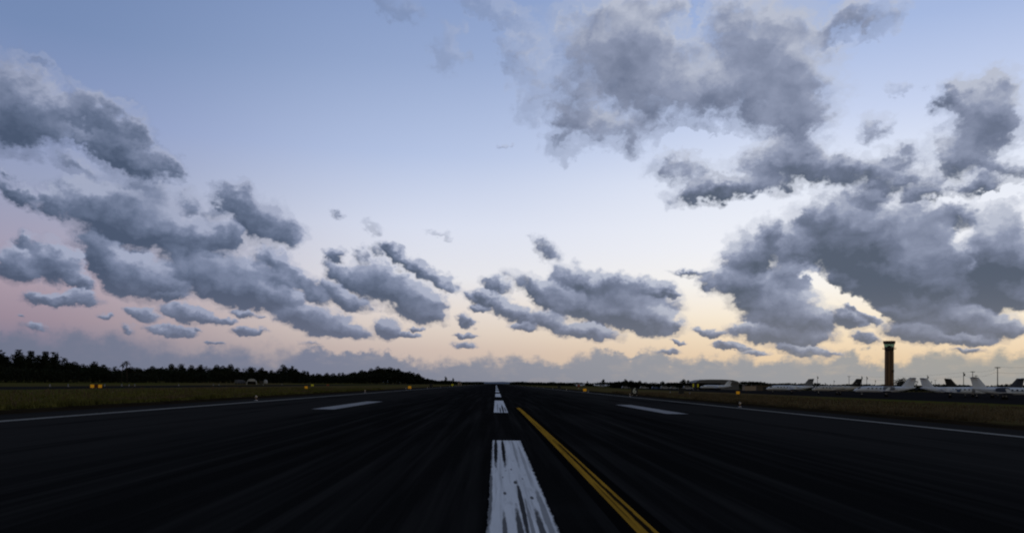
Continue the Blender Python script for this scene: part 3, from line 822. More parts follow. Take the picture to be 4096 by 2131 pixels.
def blades(name, x0, x1, y0, y1, n, seed, lab, mat, edge, hmax=.42):
    r = random.Random(seed)
    mb = MB()
    for _ in range(n):
        x, y = x0 + (x1 - x0) * r.random() ** 2.6, y0 + (y1 - y0) * r.random() ** 1.35
        if edge < 0:
            x = x1 - (x1 - x0) * r.random() ** 2.6
        w_ = mnoise.noise(Vector((x * .25, y * .12, seed))) + .5 * mnoise.noise(Vector((x * .9, y * .5, seed)))
        if w_ < r.uniform(-.45, .1):
            continue
        h = (.12 + hmax * max(0, .45 + w_)) * r.uniform(.6, 1.2)
        a, b_ = r.uniform(0, 6.28), r.uniform(.02, .05) * (1 + y / 90)
        dx, dy = math.cos(a) * b_, math.sin(a) * b_
        mb.add([(x - dx, y - dy, 0), (x + dx, y + dy, 0), (x + r.uniform(-.12, .12), y + r.uniform(-.12, .12), h)], [(0, 1, 2)])
    return tag(mb.build(name, mat, fix=False), lab, "grass", None, 'stuff')


m_green = material("verge_grass", (0.085, 0.081, 0.023), 0.9, 0.05, var=0.4, scale=0.35)
m_dry = material("dry_grass", (0.096, 0.070, 0.040), 0.9, 0.05, var=0.4, scale=0.3)
blades("grass", -50, -28.0, 34, 200, 22000, 11, "uneven green grass verge along the left shoulder", m_green, -1)
blades("grass", -66, -29.5, 34, 200, 16000, 14, "dry olive grass behind the green verge on the left", m_dry, -1, .3)
blades("grass", 29.0, 58, 34, 200, 32000, 12, "dry brown grass verge along the right shoulder", m_dry, 1, .3)

# ------------------------------------------------------------------ control tower
m_conc = material("tower_concrete", (0.095, 0.060, 0.042), 0.85, 0.15, var=0.15, scale=0.4)
m_rib = material("tower_rib", (0.20, 0.118, 0.068), 0.85, 0.15, var=0.12, scale=0.4)
m_dark = material("dark_metal", (0.042, 0.031, 0.026), 0.6, 0.3)
m_rust = material("roof_fascia", (0.050, 0.034, 0.028), 0.7, 0.2)
m_glass = bpy.data.materials.new("green_glass")
m_glass.use_nodes = True
gg = G(m_glass.node_tree)
m_glass.node_tree.nodes.clear()
tr_ = gg.n("ShaderNodeBsdfTransparent")
tr_.inputs[0].default_value = (0.36, 0.50, 0.50, 1)
gl_ = gg.n("ShaderNodeBsdfGlossy")
gl_.inputs[0].default_value = (0.5, 0.8, 0.65, 1)
gl_.inputs[1].default_value = 0.05
mx_ = gg.n("ShaderNodeMixShader")
mx_.inputs[0].default_value = 0.22
m_glass.node_tree.links.new(tr_.outputs[0], mx_.inputs[1])
m_glass.node_tree.links.new(gl_.outputs[0], mx_.inputs[2])
o_ = gg.n("ShaderNodeOutputMaterial")
m_glass.node_tree.links.new(mx_.outputs[0], o_.inputs[0])

tw = thing("control_tower", "tall brown airport control tower with green glass cab and flat dark roof", "control tower", (249.1, 500, 0), -0.46)


def octa(r0, z):
    return [(r0 * math.cos(math.pi / 8 + k * math.pi / 4), r0 * math.sin(math.pi / 8 + k * math.pi / 4), z) for k in range(8)]


MB().rings([octa(2.78, 0), octa(2.78, 25.9)]).build("shaft", m_conc, tw)
for k in range(8):      # vertical ribbed panels on every face
    a = k * math.pi / 4
    MB().box((math.cos(a) * 2.60, math.sin(a) * 2.60, 13.0), (0.16, 0.95, 25.2), a).build("rib_panel", m_rib, tw)
MB().rings([octa(2.80, 25.9), octa(2.95, 26.3), octa(2.95, 27.0), octa(3.08, 27.25), octa(3.08, 28.45), octa(2.98, 28.5)]).build("cab_base", m_dark, tw)
gb = MB()
gb.rings([octa(3.0, 28.5), octa(3.25, 30.4)], cap=False)
gb.build("cab_glass", m_glass, tw)
for k in range(8):
    a = math.pi / 8 + k * math.pi / 4
    MB().tube([(3.03 * math.cos(a), 3.03 * math.sin(a), 28.5), (3.29 * math.cos(a), 3.29 * math.sin(a), 30.4)], 0.07, 6).build("mullion", m_dark, tw)
rf = MB().rings([octa(3.55, 30.4), octa(3.75, 30.55), octa(3.75, 31.0)]).build("roof", m_dark, tw)
MB().rings([octa(3.86, 31.0), octa(3.86, 32.1), octa(3.7, 32.2)]).build("fascia", m_rust, rf)
MB().box((0, 0, 28.8), (2.0, 1.3, .9)).build("console", m_dark, tw)
cw = MB().rings([octa(4.25, 27.02), octa(4.25, 27.14)]).build("catwalk", m_dark, tw)
for z in (27.6, 28.1):
    ring = [Vector(v) for v in octa(4.2, z)]
    rb = MB()
    for a_, b_ in zip(ring, ring[1:] + ring[:1]):
        rb.tube([a_, b_], 0.035, 5)
    rb.build("rail", m_dark, cw)
for k in range(8):
    a = math.pi / 8 + k * math.pi / 4
    MB().tube([(4.2 * math.cos(a), 4.2 * math.sin(a), 27.1), (4.2 * math.cos(a), 4.2 * math.sin(a), 28.1)], 0.035, 5).build("rail_post", m_dark, cw)
MB().box((2.2, -1.9, 13.2), (0.9, 0.9, 1.8), 0.4).build("equipment_box", m_dark, tw)
for x, y, h in ((1.2, .4, 1.6), (-1.5, -.6, 1.2), (.1, -1.2, 2.2)):
    MB().tube([(x, y, 32.15), (x, y, 32.15 + h)], 0.03, 5).build("antenna", m_dark, rf)
MB().box((-1.9, 0, 2.2), (7, 6.5, 4.4)).build("base_building", m_conc, tw)

# ------------------------------------------------------------------ parked aircraft
m_jet = material("white_aircraft_paint", (0.68, 0.71, 0.80), 0.35, 0.4)
m_cream = material("cream_aircraft_paint", (0.56, 0.53, 0.49), 0.4, 0.35)
m_black = material("black_paint", (0.012, 0.012, 0.014), 0.5, 0.3)
m_navy = material("navy_paint", (0.03, 0.04, 0.07), 0.45, 0.35)
m_grey = material("grey_aircraft_paint", (0.16, 0.16, 0.18), 0.5, 0.3)
m_blue = material("blue_paint", (0.045, 0.085, 0.20), 0.45, 0.35)
m_pane = material("dark_pane", (0.008, 0.009, 0.012), 0.12, 0.5)
m_tyre = material("tyre_rubber", (0.010, 0.010, 0.010), 0.9, 0.1)
m_metal = material("bare_metal", (0.35, 0.35, 0.37), 0.35, 0.4, 0.8)


def wing_mb(root, tip, m=1):
    """root/tip: (x_lead, chord, y, z, thick)"""
    mb = MB()
    rr = []
    for (x, c, y, z, t) in (root, tip):
        rr.append([(x, y * m, z), (x - c * .3, y * m, z + t * .6), (x - c, y * m, z + t * .1), (x - c * .4, y * m, z - t * .4)])
    return mb.rings(rr)


def fin_mb(base, top, y=0, t=.16):
    rr = []
    for (x, c, z), tt in ((base, t), (top, t * .6)):
        rr.append([(x, y, z), (x - c * .35, y + tt / 2, z), (x - c, y, z), (x - c * .35, y - tt / 2, z)])
    return MB().rings(rr)


def jet(label, loc, deg, body=m_jet, fin_mat=None, tail='t', stripe=None, L=13.6, group="business jets parked on the apron", s=1.0, tip=True, nacelle=None):
    t = thing("business_jet", label, "aircraft", (*loc, 0), math.radians(deg), group)
    t.scale = (s, s, s)
    prof = [(0, .03, 1.42), (.02, .24, 1.44), (.06, .50, 1.52), (.11, .62, 1.66), (.17, .71, 1.73), (.3, .74, 1.76), (.6, .74, 1.76), (.72, .66, 1.84), (.84, .46, 2.02), (.94, .25, 2.2), (1, .06, 2.3)]
    n = 20
    rings = []
    for f, r, z in prof:
        rings.append([(L * (.5 - f), r * math.cos(2 * math.pi * k / n), z + r * math.sin(2 * math.pi * k / n)) for k in range(n)])
    fus = MB().rings(rings).build("fuselage", body, t, smooth=True)

    def patch(f0, f1, a0, a1, name, mat, par, off=.012, steps=6):
        def at(f):
            for p, q in zip(prof, prof[1:]):
                if f <= q[0]:
                    u = (f - p[0]) / (q[0] - p[0])
                    return p[1] + u * (q[1] - p[1]) + off, p[2] + u * (q[2] - p[2])
        mbp = MB()
        vs = []
        for i in range(steps + 1):
            f = f0 + (f1 - f0) * i / steps
            r, z = at(f)
            for j in range(steps + 1):
                a = math.radians(a0 + (a1 - a0) * j / steps)
                vs.append((L * (.5 - f), r * math.cos(a), z + r * math.sin(a)))
        fs = [(i * (steps + 1) + j, i * (steps + 1) + j + 1, (i + 1) * (steps + 1) + j + 1, (i + 1) * (steps + 1) + j) for i in range(steps) for j in range(steps)]
        return mbp.add(vs, fs).build(name, mat, par, smooth=True)

    patch(.075, .125, 25, 86, "windshield", m_pane, fus)
    patch(.075, .125, 94, 155, "windshield", m_pane, fus)
    for side in (18, 162):
        for k in range(5):
            f = .24 + k * .065
            patch(f, f + .027, side - 11, side + 11, "cabin_window", m_pane, fus, steps=2)
    patch(.165, .215, 150, 215, "door", m_grey if body is not m_grey else m_black, t, off=.006)
    if stripe:
        patch(.05, .9, 172, 182, "stripe", stripe, fus, off=.006, steps=10)
        patch(.05, .9, -2, 8, "stripe", stripe, fus, off=.006, steps=10)
    for m in (1, -1):
        w = wing_mb((L * .06, 2.9, .6, 1.12, .30), (-L * .06, 1.0, 7.3, 1.42, .12), m).build("wing", body, t)
        if tip:
            fin_mb((-L * .06, 1.0, 1.42), (-L * .06 - .75, .5, 2.25), 7.32 * m, .08).build("winglet", body, w)
        e = MB().lathe([(.30, -2.45), (.40, -2.2), (.47, -1.2), (.46, -.4), (.40, -.05), (.36, -.02)], 16, (0, 1.42 * m, 2.05), 'X').build("engine", nacelle or body, t, smooth=True)
        MB().lathe([(.34, -.35), (.34, -.02), (.1, .08), (.02, .14)], 14, (0, 1.42 * m, 2.05), 'X').build("fan", m_black, e, smooth=True)
        MB().box((-1.15, 1.0 * m, 2.02), (1.5, .5, .14)).build("pylon", body, e)
    f0 = (-L * .26, 2.7, 2.3)
    f1 = (-L * .26 - 1.75, 1.55, 4.55)
    fn = fin_mb(f0, f1, 0, .22).build("fin", fin_mat or body, t)
    zt, xt = (4.5, f1[0] - .1) if tail == 't' else (3.2, -L * .26 - 1.2)
    for m in (1, -1):
        wing_mb((xt, 1.3, 0.06, zt, .16), (xt - .85, .7, 2.5, zt + .05, .07), m).build("tailplane", body, t)
    for x, y, r in ((L * .36, 0, .22), (-.5, 1.35, .30), (-.5, -1.35, .30)):
        lg = MB().tube([(x, y, 1.2), (x, y, r)], .06, 6).build("landing_gear", m_metal, t)
        w = MB()
        for dy in (-.13, .13):
            w.rings([[(x + r * math.cos(a), y + dy + o, r + r * math.sin(a)) for a in [2 * math.pi * k / 14 for k in range(14)]] for o in (-.07, .07)])
        w.build("wheel", m_tyre, lg)
    return t


jet("white jet with grey T-tail, right of the beige shed", (88.2, 237.5), 160, m_jet, m_grey)
jet("cream low-slung jet with a swept black tail, left of the control tower", (94.8, 220), 140, m_cream, m_black, tail='low')
jet("white jet with white swept tail, parked in front of the control tower", (92.2, 187.5), 148, m_jet, m_jet, nacelle=m_grey)
jet("white jet facing right with a blue mark on its side, right of the tower", (106.6, 184), -27, m_jet, m_jet, stripe=None)
jet("jet mostly hidden behind others with a broad black tail fin", (129.6, 213), -28, m_cream, m_black, s=1.08)
jet("nearest white jet facing right with a round white tail", (105.0, 161.5), -20, m_jet, m_jet, stripe=m_blue, nacelle=m_navy)
jet("white jet with dark navy tail fin at the right edge of the picture", (122.3, 195), 152, m_jet, m_navy, s=1.08)
jet("small far white jet in front of the grey hangar", (97.0, 350), 165, m_jet, m_jet)
# blue mark on the fourth jet's flank
for o in COL.objects:
    if o.get("label", "").startswith("white jet facing right"):
        mk = MB()
        mk.rings([[(1.2 + .42 * math.cos(a), y, 1.70 + .36 * math.sin(a)) for a in [2 * math.pi * k / 12 for k in range(12)]] for y in (-.80, -.72)])
        mk.build("emblem", m_blue, o)


def light_plane(label, loc, deg):
    t = thing("light_plane", label, "aircraft", (*loc, 0), math.radians(deg), "light planes parked beyond the runway")
    n = 12
    rr = []
    for x, ry, rz, z in ((2.3, .30, .32, 1.15), (2.0, .45, .45, 1.15), (1.2, .55, .6, 1.25), (0, .55, .75, 1.35), (-1.2, .42, .5, 1.35), (-3.2, .18, .22, 1.4), (-4.3, .06, .1, 1.45)):
        rr.append([(x, ry * math.cos(2 * math.pi * k / n), z + rz * math.sin(2 * math.pi * k / n)) for k in range(n)])
    fus = MB().rings(rr).build("fuselage", m_jet, t, smooth=True)
    MB().box((.45, 0, 1.86), (1.5, .98, .34), 0, .8).build("windshield", m_pane, fus)
    wb = MB().box((.2, 0, 2.1), (1.5, 10.4, .16))
    wb.build("wing", m_jet, t)
    fin_mb((-3.2, 1.25, 1.45), (-3.95, .75, 3.2), 0, .14).build("fin", m_jet, t)
    MB().box((-3.95, 0, 1.5), (.9, 3.2, .09)).build("tailplane", m_jet, t)
    MB().box((2.48, 0, 1.15), (.06, .14, 1.8)).build("propeller", m_black, t)
    for x, y, r in ((1.7, 0, .18), (-.2, 1.1, .2), (-.2, -1.1, .2)):
        lg = MB().tube([(x, y * .4, .8), (x, y, r)], .05, 5).build("landing_gear", m_metal, t)
        MB().rings([[(x + r * math.cos(a), y + o, r + r * math.sin(a)) for a in [2 * math.pi * k / 12 for k in range(12)]] for o in (-.07, .07)]).build("wheel", m_tyre, lg)
    return t


light_plane("leftmost of three small white propeller planes parked far beyond the runway", (56.5, 541), 140)
light_plane("middle of three small white propeller planes, left of the cone-shaped tree", (70.4, 539), 20)
light_plane("rightmost of three small white propeller planes, beside the cone-shaped tree", (73.6, 542), 150)

# ------------------------------------------------------------------ vehicles on the far apron and by the wood


def vehicle(name, label, cat, loc, deg, mat, L, H, W, box=False, group=None):
    t = thing(name, label, cat, (*loc, 0), math.radians(deg), group)
    if box:
        MB().box((-L * .14, 0, .45 + (H - .45) / 2), (L * .72, W, H - .45)).build("cargo_box", mat, t)
        MB().prism([(L * .23, .4), (L * .5, .4), (L * .5, H * .48), (L * .42, H * .82), (L * .23, H * .82)], W * .94).build("cab", mat, t)
        MB().prism([(L * .425, H * .80), (L * .497, H * .52), (L * .505, H * .52), (L * .435, H * .80)], W * .8).build("windshield", m_pane, t)
    else:
        MB().prism([(-L / 2, .3), (L / 2, .3), (L / 2, H * .5), (L * .47, H * .56), (L * .22, H * .60), (-L * .48, H * .60), (-L / 2, H * .5)], W).build("body", mat, t)
        MB().prism([(-L * .46, H * .602), (L * .21, H * .602), (L * .06, H), (-L * .40, H)], W * .86).build("cabin", mat, t)
        for m in (1, -1):
            MB().prism([(-L * .40, H * .65), (L * .13, H * .65), (L * .03, H * .94), (-L * .36, H * .94)], .03, Matrix.Translation((0, m * W * .435, 0))).build("window", m_pane, t)
    for x in (-L * .32, L * .32):
        for m in (1, -1):
            r = .33
            MB().rings([[(x + r * math.cos(a), m * (W / 2 - .12) + o, r + r * math.sin(a)) for a in [2 * math.pi * k / 14 for k in range(14)]] for o in (-.14, .14)]).build("wheel", m_tyre, t)
    return t


m_van = material("grey_white_vehicle_paint", (0.26, 0.26, 0.28), 0.5, 0.3)
m_pale = material("pale_vehicle_paint", (0.20, 0.20, 0.22), 0.5, 0.3)
GV = "vehicles parked along the thicket"
vehicle("parked_car", "dull grey car at the left end of the row below the thicket", "car", (73.5, 450), 4, m_pale, 4.6, 1.4, 1.8, group=GV)
vehicle("parked_car", "pale blue-grey car, second in the row below the thicket", "car", (84.0, 450), 0, m_van, 4.8, 1.5, 1.8, group=GV)
vehicle("parked_car", "blue car between two pale ones below the thicket", "car", (90.6, 450), 0, m_blue, 4.6, 1.4, 1.8, group=GV)
vehicle("parked_van", "white van right of the blue car below the thicket", "van", (95.8, 449), 0, m_van, 5.4, 1.9, 1.9, group=GV)
vehicle("parked_car", "white car right of the white van below the thicket", "car", (100.8, 449), 0, m_van, 4.6, 1.5, 1.8, group=GV)
vehicle("parked_van", "white van in front of the large round tree by the hangar", "van", (106.5, 440), 0, m_van, 5.6, 2.0, 1.9, group=GV)
vehicle("box_truck", "small grey box truck beside the white arch at the foot of the left wood", "truck", (-111.6, 350), 60, material("grey_truck_paint", (0.085, 0.085, 0.095), 0.6, 0.2), 4.6, 1.9, 1.9, True)

# white fabric arch shelter at the foot of the wood
m_canvas = material("white_canvas", (0.40, 0.40, 0.41), 0.8, 0.1, var=0.1, scale=1)
ar = thing("arch_shelter", "small white arched canvas shelter at the foot of the left wood", "shelter", (-106.6, 350, 0), 0.28)
outer, inner = [], []
for k in range(13):
    a = math.pi * k / 12
    outer.append((2.15 * math.cos(a), 2.45 * math.sin(a) ** .75))
    inner.append((1.95 * math.cos(a), 2.25 * math.sin(a) ** .75))
mb = MB()
for y0, y1 in ((-2.2, 2.2),):
    n = 13
    vs = [(x, y, z) for y in (y0, y1) for x, z in outer] + [(x, y, z) for y in (y0, y1) for x, z in inner]
    fs = []
    for i in range(n - 1):
        fs += [(i, i + 1, n + i + 1, n + i), (2 * n + i, 3 * n + i, 3 * n + i + 1, 2 * n + i + 1), (i, 2 * n + i, 2 * n + i + 1, i + 1), (n + i, n + i + 1, 3 * n + i + 1, 3 * n + i)]
    mb.add(vs, fs)
mb.build("canopy", m_canvas, ar, smooth=False)
MB().prism([(x, z) for x, z in inner if z > 1.25], .06, Matrix.Translation((0, -2.1, 0))).build("gable", m_canvas, ar)
MB().box((0, 2.12, .95), (3.4, .06, 1.9)).build("back_panel", m_black, ar)
for y in (-2.1, 0, 2.0):
    MB().tube([(1.9 * math.cos(math.pi * k / 10), y, 2.2 * math.sin(math.pi * k / 10) ** .75) for k in range(11)], .03, 5).build("hoop", m_metal, ar)

dm = thing("water_tank", "small round white tank right of the arched shelter by the wood", "tank", (-100.6, 350, 0))
MB().lathe([(.68, .35), (.78, .6), (.78, 1.5), (.6, 1.9), (.25, 2.1), (.02, 2.15)], 18).build("tank", material("tank_paint", (0.30, 0.30, 0.31), .6, .2), dm, smooth=True)
for k in range(4):
    a = math.pi / 4 + k * math.pi / 2
    MB().tube([(.6 * math.cos(a), .6 * math.sin(a), 0), (.6 * math.cos(a), .6 * math.sin(a), .5)], .06, 6).build("leg", m_dark, dm)
bx = thing("equipment_cabinet", "low grey cabinet between the arched shelter and the white tank", "cabinet", (-102.6, 350, 0), .2)
MB().box((0, 0, .75), (1.1, .8, 1.5)).build("body", material("cabinet_paint", (0.06, 0.06, 0.058), .7, .2), bx)
MB().box((0, 0, 1.53), (1.25, .95, .08)).build("roof", m_dark, bx)
MB().box((0, -.41, .75), (.9, .03, 1.2)).build("door", m_dark, bx)

# ------------------------------------------------------------------ buildings beyond the apron
m_roof = material("grey_metal_roof", (0.115, 0.113, 0.118), 0.6, 0.2, var=0.1, scale=.3)
m_wall = material("dark_hangar_wall", (0.035, 0.033, 0.033), 0.8, 0.1)
m_beige = material("beige_wall", (0.30, 0.235, 0.18), 0.85, 0.1, var=.08, scale=.5)
m_brown = material("brown_wall", (0.10, 0.078, 0.058), 0.85, 0.1, var=.1, scale=.5)

hg = thing("hangar", "wide low hangar with a grey roof and dark open front", "hangar", (134.5, 490, 0))
MB().box((0, 8.2, 2.0), (26, .3, 4.0)).build("wall", m_wall, hg)
MB().box((-13.1, 0, 2.0), (.3, 16.7, 4.0)).build("wall", m_wall, hg)
MB().box((13.1, 0, 2.0), (.3, 16.7, 4.0)).build("wall", m_roof, hg)
MB().box((7.5, -8.2, 2.0), (11, .25, 4.0)).build("wall", m_roof, hg)
rb = MB()
prof = [(-14, 4.0), (-12.8, 4.9), (-10, 5.7), (-5, 6.15), (3, 6.2), (9, 6.0), (12.2, 5.3), (14, 4.0)]
rb.prism(prof, 18)
rb.build("roof", m_roof, hg)
for x in (-12.8, -5.5, 2.0):
    MB().box((x, -8.2, 2.0), (.3, .3, 4.0)).build("door_post", m_dark, hg)
MB().box((-5.4, -8.25, 3.7), (14.4, .2, .6)).build("door_header", m_wall, hg)

sh = thing("shed", "small beige flat-roofed shed beside the apron, left of the white jet", "shed", (138.1, 432, 0))
MB().box((0, 0, 1.2), (6.3, 4, 2.4)).build("wall", m_beige, sh)
MB().box((0, 0, 2.48), (6.7, 4.4, .16)).build("roof", m_brown, sh)
MB().box((1.6, -2.02, .95), (.95, .05, 1.9)).build("door", m_beige, sh)
MB().box((-1.3, -2.02, 1.45), (1.3, .05, .7)).build("window", m_beige, sh)
s2 = thing("shed", "long dim brown shed behind the nose of the white jet", "shed", (156.5, 440, 0))
MB().box((0, 0, 1.3), (24, 5, 2.6)).build("wall", m_brown, s2)
MB().prism([(-12.4, 2.6), (12.4, 2.6), (12.2, 2.95), (-12.2, 2.95)], 5.6).build("roof", m_brown, s2)
for x in (-8, -2, 4, 10):
    MB().box((x, -2.53, 1.1), (1.8, .06, 2.1)).build("door", m_wall, s2)
ht = thing("equipment_hut", "tiny pale hut by the far left edge of the runway", "hut", (-25.5, 560, 0))
MB().box((0, 0, 1.2), (2.2, 2.2, 2.4)).build("wall", m_beige, ht)
MB().rings([[(-1.3, -1.3, 2.4), (1.3, -1.3, 2.4), (1.3, 1.3, 2.4), (-1.3, 1.3, 2.4)], [(-.2, -.2, 3.1), (.2, -.2, 3.1), (.2, .2, 3.1), (-.2, .2, 3.1)]]).build("roof", m_brown, ht)
MB().box((.3, -1.12, .95), (.9, .05, 1.9)).build("door", m_brown, ht)

# ------------------------------------------------------------------ airfield signs, markers and lights
m_signy = material("yellow_sign_face", (0.62, 0.29, 0.012), 0.6, 0.2)
m_signr = material("red_brown_sign_face", (0.10, 0.022, 0.008), 0.6, 0.2)
m_signo = material("red_orange_sign_face", (0.26, 0.05, 0.02), 0.6, 0.2)
m_signg = material("lime_sign_face", (0.36, 0.34, 0.02), 0.6, 0.2)
for m_, e_ in ((m_signy, (1.0, 0.46, 0.02, 1)), (m_signg, (0.8, 0.72, 0.03, 1))):     # internally lit sign faces
    m_.node_tree.nodes["Principled BSDF"].inputs["Emission Color"].default_value = e_
    m_.node_tree.nodes["Principled BSDF"].inputs["Emission Strength"].default_value = 0.12 if m_ is m_signy else 0.06
m_signw = material("white_digit", (0.66, 0.66, 0.60), 0.6, 0.2)


def taxi_sign(label, loc, deg, panels, w, h, z0, group="yellow airfield signs", legs=2):
    t = thing("airfield_sign", label, "sign", (*loc, 0), math.radians(deg), group)
    tw_ = w * len(panels)
    MB().box((0, .10, z0 + h / 2), (tw_ + .06, .14, h + .06)).build("frame", m_dark, t)
    for i, m in enumerate(panels):
        MB().box((-tw_ / 2 + w * (i + .5), .015, z0 + h / 2), (w - .02, .04, h - .02)).build("panel", m, t)
    for k in range(legs):
        x = -tw_ / 2 + tw_ * (k + .5) / legs
        MB().tube([(x, .1, 0), (x, .1, z0 + .02)], .04, 6).build("leg", m_metal, t)
    return t


taxi_sign("wide sign with two orange-yellow ends and a dark red middle in the left grass", (-71.0, 143), 24, (m_signy, m_signr, m_signy), .62, .58, .12, legs=3)
taxi_sign("square yellow sign at the right edge of the runway, near the parked light planes", (22.9, 205), -6, (m_signy,), .86, .66, .2)
taxi_sign("square yellow sign on the right beside the apron, below the beige shed", (55.6, 182), -14, (m_signy,), .78, .66, .2)
taxi_sign("square yellow sign close to the left edge of the runway", (-22.9, 212), 6, (m_signy,), .86, .66, .2)
taxi_sign("small dull yellow sign farther along the left edge of the runway", (-23.2, 425), 4, (m_signg,), 1.1, .95, .3)
taxi_sign("square yellow sign in the left grass below the middle of the wood", (-41.7, 176), 12, (m_signy,), .62, .55, .15)
taxi_sign("small lime-yellow sign behind another yellow sign in the left grass", (-61.9, 270), 12, (m_signg,), .9, .6, .12)
taxi_sign("small red-orange sign far off in the left grass near the wood", (-63.0, 300), 12, (m_signo,), .9, .5, .15, "red airfield signs")
taxi_sign("faint red sign above the yellow one at the right runway edge", (33.3, 320), -6, (m_signo,), .95, .95, 1.0, "red airfield signs")
taxi_sign("left of two tall yellow markers in front of the hangar", (84.6, 340), -10, (m_signg,), .62, 1.5, 1.5, "tall yellow markers by the hangar", legs=1)
taxi_sign("right of two tall yellow markers in front of the hangar", (86.6, 340), -10, (m_signg,), .62, 1.4, 1.5, "tall yellow markers by the hangar", legs=1)


def distance_sign(label, loc, deg, digit=None):
    t = thing("distance_sign", label, "sign", (*loc, 0), math.radians(deg), "black distance signs along the runway")
    MB().box((0, 0, .85), (1.18, .22, 1.35)).build("panel", m_black, t)
    if digit:
        c = bpy.data.curves.new("digit", 'FONT')
        c.body = digit
        c.size = 1.35
        c.align_x, c.align_y = 'CENTER', 'CENTER'
        c.extrude = .008
        c.offset = .02
        tmp = bpy.data.objects.new("digit_curve", c)
        COL.objects.link(tmp)
        bpy.context.view_layer.update()
        me = bpy.data.meshes.new_from_object(tmp.evaluated_get(bpy.context.evaluated_depsgraph_get()))
        bpy.data.objects.remove(tmp)
        me.materials.clear()
        me.materials.append(m_signw)
        d = put("digit", me, t, (0, -.125, .87))
        d.rotation_euler = (math.pi / 2, 0, 0)
    for x in (-.4, .4):
        MB().tube([(x, 0, 0), (x, 0, .2)], .05, 6).build("leg", m_metal, t)
    return t


distance_sign("square black sign with a white numeral beside the right runway edge", (25.3, 145), -8, "6")
distance_sign("dark blank back of a sign on the left verge beyond the yellow sign", (-24.6, 302), 4)
distance_sign("dark blank back of a sign on the right verge far down the runway", (24.0, 302), -4)
distance_sign("dark blank box sign in front of the large round tree by the hangar", (40.2, 172), -8)

# runway edge lights: short stem, base plate, glass
m_lamp = material("frosted_lamp_glass", (0.42, 0.34, 0.28), 0.3, 0.4)
m_stem = material("orange_stem_paint", (0.20, 0.11, 0.06), 0.6, 0.2)


def edge_light(label, loc, group, glass, stem_mat):
    t = thing("edge_light", label, "runway light", (*loc, 0), 0, group)
    MB().lathe([(.16, 0), (.16, .04), (.05, .07)], 10).build("base", m_metal, t)
    MB().lathe([(.045, .06), (.045, .26)], 8).build("stem", stem_mat, t)
    MB().lathe([(.085, .26), (.10, .32), (.10, .40), (.06, .46), (.01, .48)], 10).build("lens", glass, t, smooth=True)
    return t


pr = edge_light("nearest stubby edge light on the left side of the runway", (-21.95, 73.5), "runway edge lights", m_lamp, m_stem)
dup(pr, (22.65, 73.5, 0), 0, "nearest stubby edge light on the right side of the runway", "runway edge lights")
names = {1: "second", 2: "third"}
for k in range(1, 14):
    for sx_, side in ((-22.0, "left"), (22.7, "right")):
        lab = f"{names[k]} stubby edge light along the {side} side of the runway" if k in names else "tiny stubby edge light far down the runway edge"
        dup(pr, (sx_, 73.5 + 61 * k, 0), 0, lab, "runway edge lights" if k in names else "far runway edge lights")
m_bluel = material("blue_lamp_glass", (0.13, 0.16, 0.24), 0.3, 0.4)
pb = edge_light("small pale blue taxiway light in the left grass field", (-90.2, 163), "blue taxiway lights", m_bluel, m_metal)
for s_, d_ in ((-.531, 169), (-.486, 185), (-.465, 194), (-.456, 197), (-.449, 200), (-.395, 228), (-.352, 255), (-.345, 261), (-.29, 310), (-.267, 335)):
    dup(pb, (s_ * d_, d_, 0), 0, None, "blue taxiway lights")
for x, y, lab in ((45.0, 205, "small blue taxiway light in the right grass left of the yellow sign"), (43.5, 178, "small blue taxiway light in the right grass below the far jet")):
    dup(pb, (x, y, 0), 0, lab, "taxiway lights on the right")

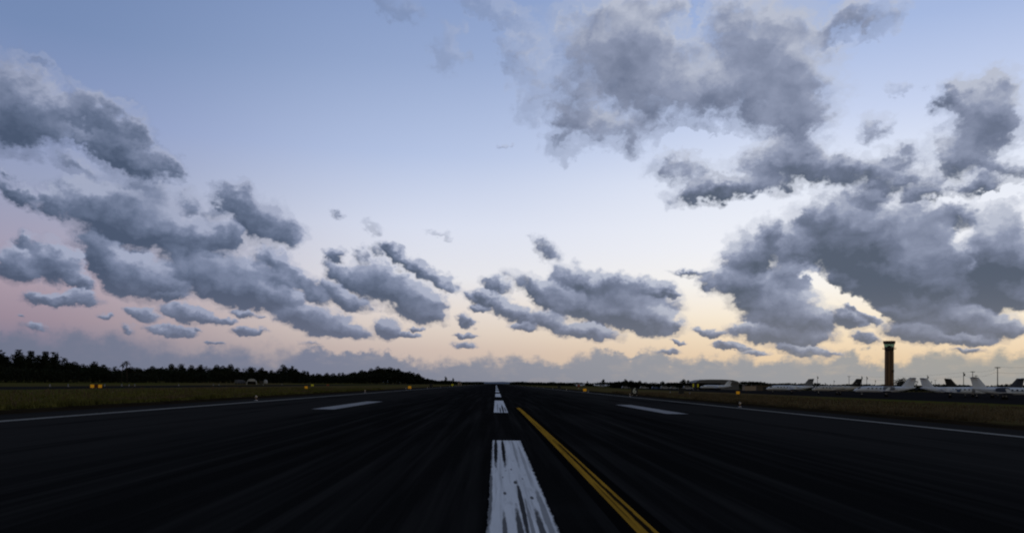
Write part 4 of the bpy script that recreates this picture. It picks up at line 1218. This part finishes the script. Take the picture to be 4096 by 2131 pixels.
# ------------------------------------------------------------------ utility poles and cables behind the apron
m_pole = material("weathered_pole", (0.10, 0.095, 0.09), 0.9, 0.1)
POLES = [(203.3, 319, 1), (242.7, 401, 1), (249.9, 421, 0), (309.7, 508, 1), (291.7, 533, 0), (274.4, 614, 1), (259.0, 637, 0), (280.1, 605, 0), (293.9, 626, 0),
         (429.7, 771, 1), (477.1, 864, 0), (417.4, 869, 0), (411.0, 961, 0)]
plabs = ["tallest-looking utility pole with a wide crossarm at the far right", "utility pole with crossarm, right one of the close pair behind the jets",
         "utility pole with a transformer, left one of the close pair behind the jets", "thin utility pole just right of the close pair", "thin utility pole between the tower and the black-tailed jet",
         "thick utility pole left of the black swept tail", "thin utility pole above the grey T-tail jet", "utility pole directly behind the black swept tail", "faint utility pole right of the black swept tail"]


def pole(loc, arm, label, group):
    t = thing("utility_pole", label, "utility pole", (loc[0], loc[1], 0), 0.55, group)
    MB().lathe([(.22, 0), (.15, 11.5)], 8).build("post", m_pole, t)
    if arm:
        c = MB().box((0, 0, 11.1), (4.2, .16, .22)).build("crossarm", m_pole, t)
        for x in (-1.9, -.9, .9, 1.9):
            MB().lathe([(.06, 11.2), (.09, 11.3), (.05, 11.45)], 6, (x, 0, 0)).build("insulator", m_dark, c)
    else:
        MB().lathe([(.32, 9.4), (.36, 9.5), (.36, 10.5), (.2, 10.65)], 10, (0, -.5, 0)).build("transformer", m_pole, t)
        MB().box((0, 0, 11.0), (1.5, .14, .2)).build("crossarm", m_pole, t)
    return t


for i, (x, y, a_) in enumerate(POLES):
    pole((x, y), a_, plabs[i] if i < len(plabs) else "tiny distant utility pole beyond the apron", "utility poles behind the apron" if i < len(plabs) else "distant utility poles")


def cable(label, p0, p1, sag, r=.03):
    pts = []
    for k in range(13):
        t = k / 12
        pts.append((p0[0] + (p1[0] - p0[0]) * t, p0[1] + (p1[1] - p0[1]) * t, p0[2] + (p1[2] - p0[2]) * t - sag * 4 * t * (1 - t)))
    return tag(MB().tube(pts, r, 5).build("power_cable", m_dark), label, "cable", "power cables between the utility poles")


P = POLES
for off, z, w in ((1.8, 11.45, "upper"), (-1.8, 9.2, "lower")):
    ox, oy = off * math.cos(.55), off * math.sin(.55)
    cable(f"{w} power cable between the far right pole and the close pair", (P[0][0] + ox, P[0][1] + oy, z), (P[1][0] + ox, P[1][1] + oy, z), 1.0)
    cable(f"{w} power cable running left from the close pair of poles", (P[1][0] + ox, P[1][1] + oy, z), (P[5][0] + ox, P[5][1] + oy, z), 1.6)
    cable(f"{w} power cable leaving the picture from the far right pole", (P[0][0] + ox, P[0][1] + oy, z), (176 + ox, 240 + oy, z), 1.0)
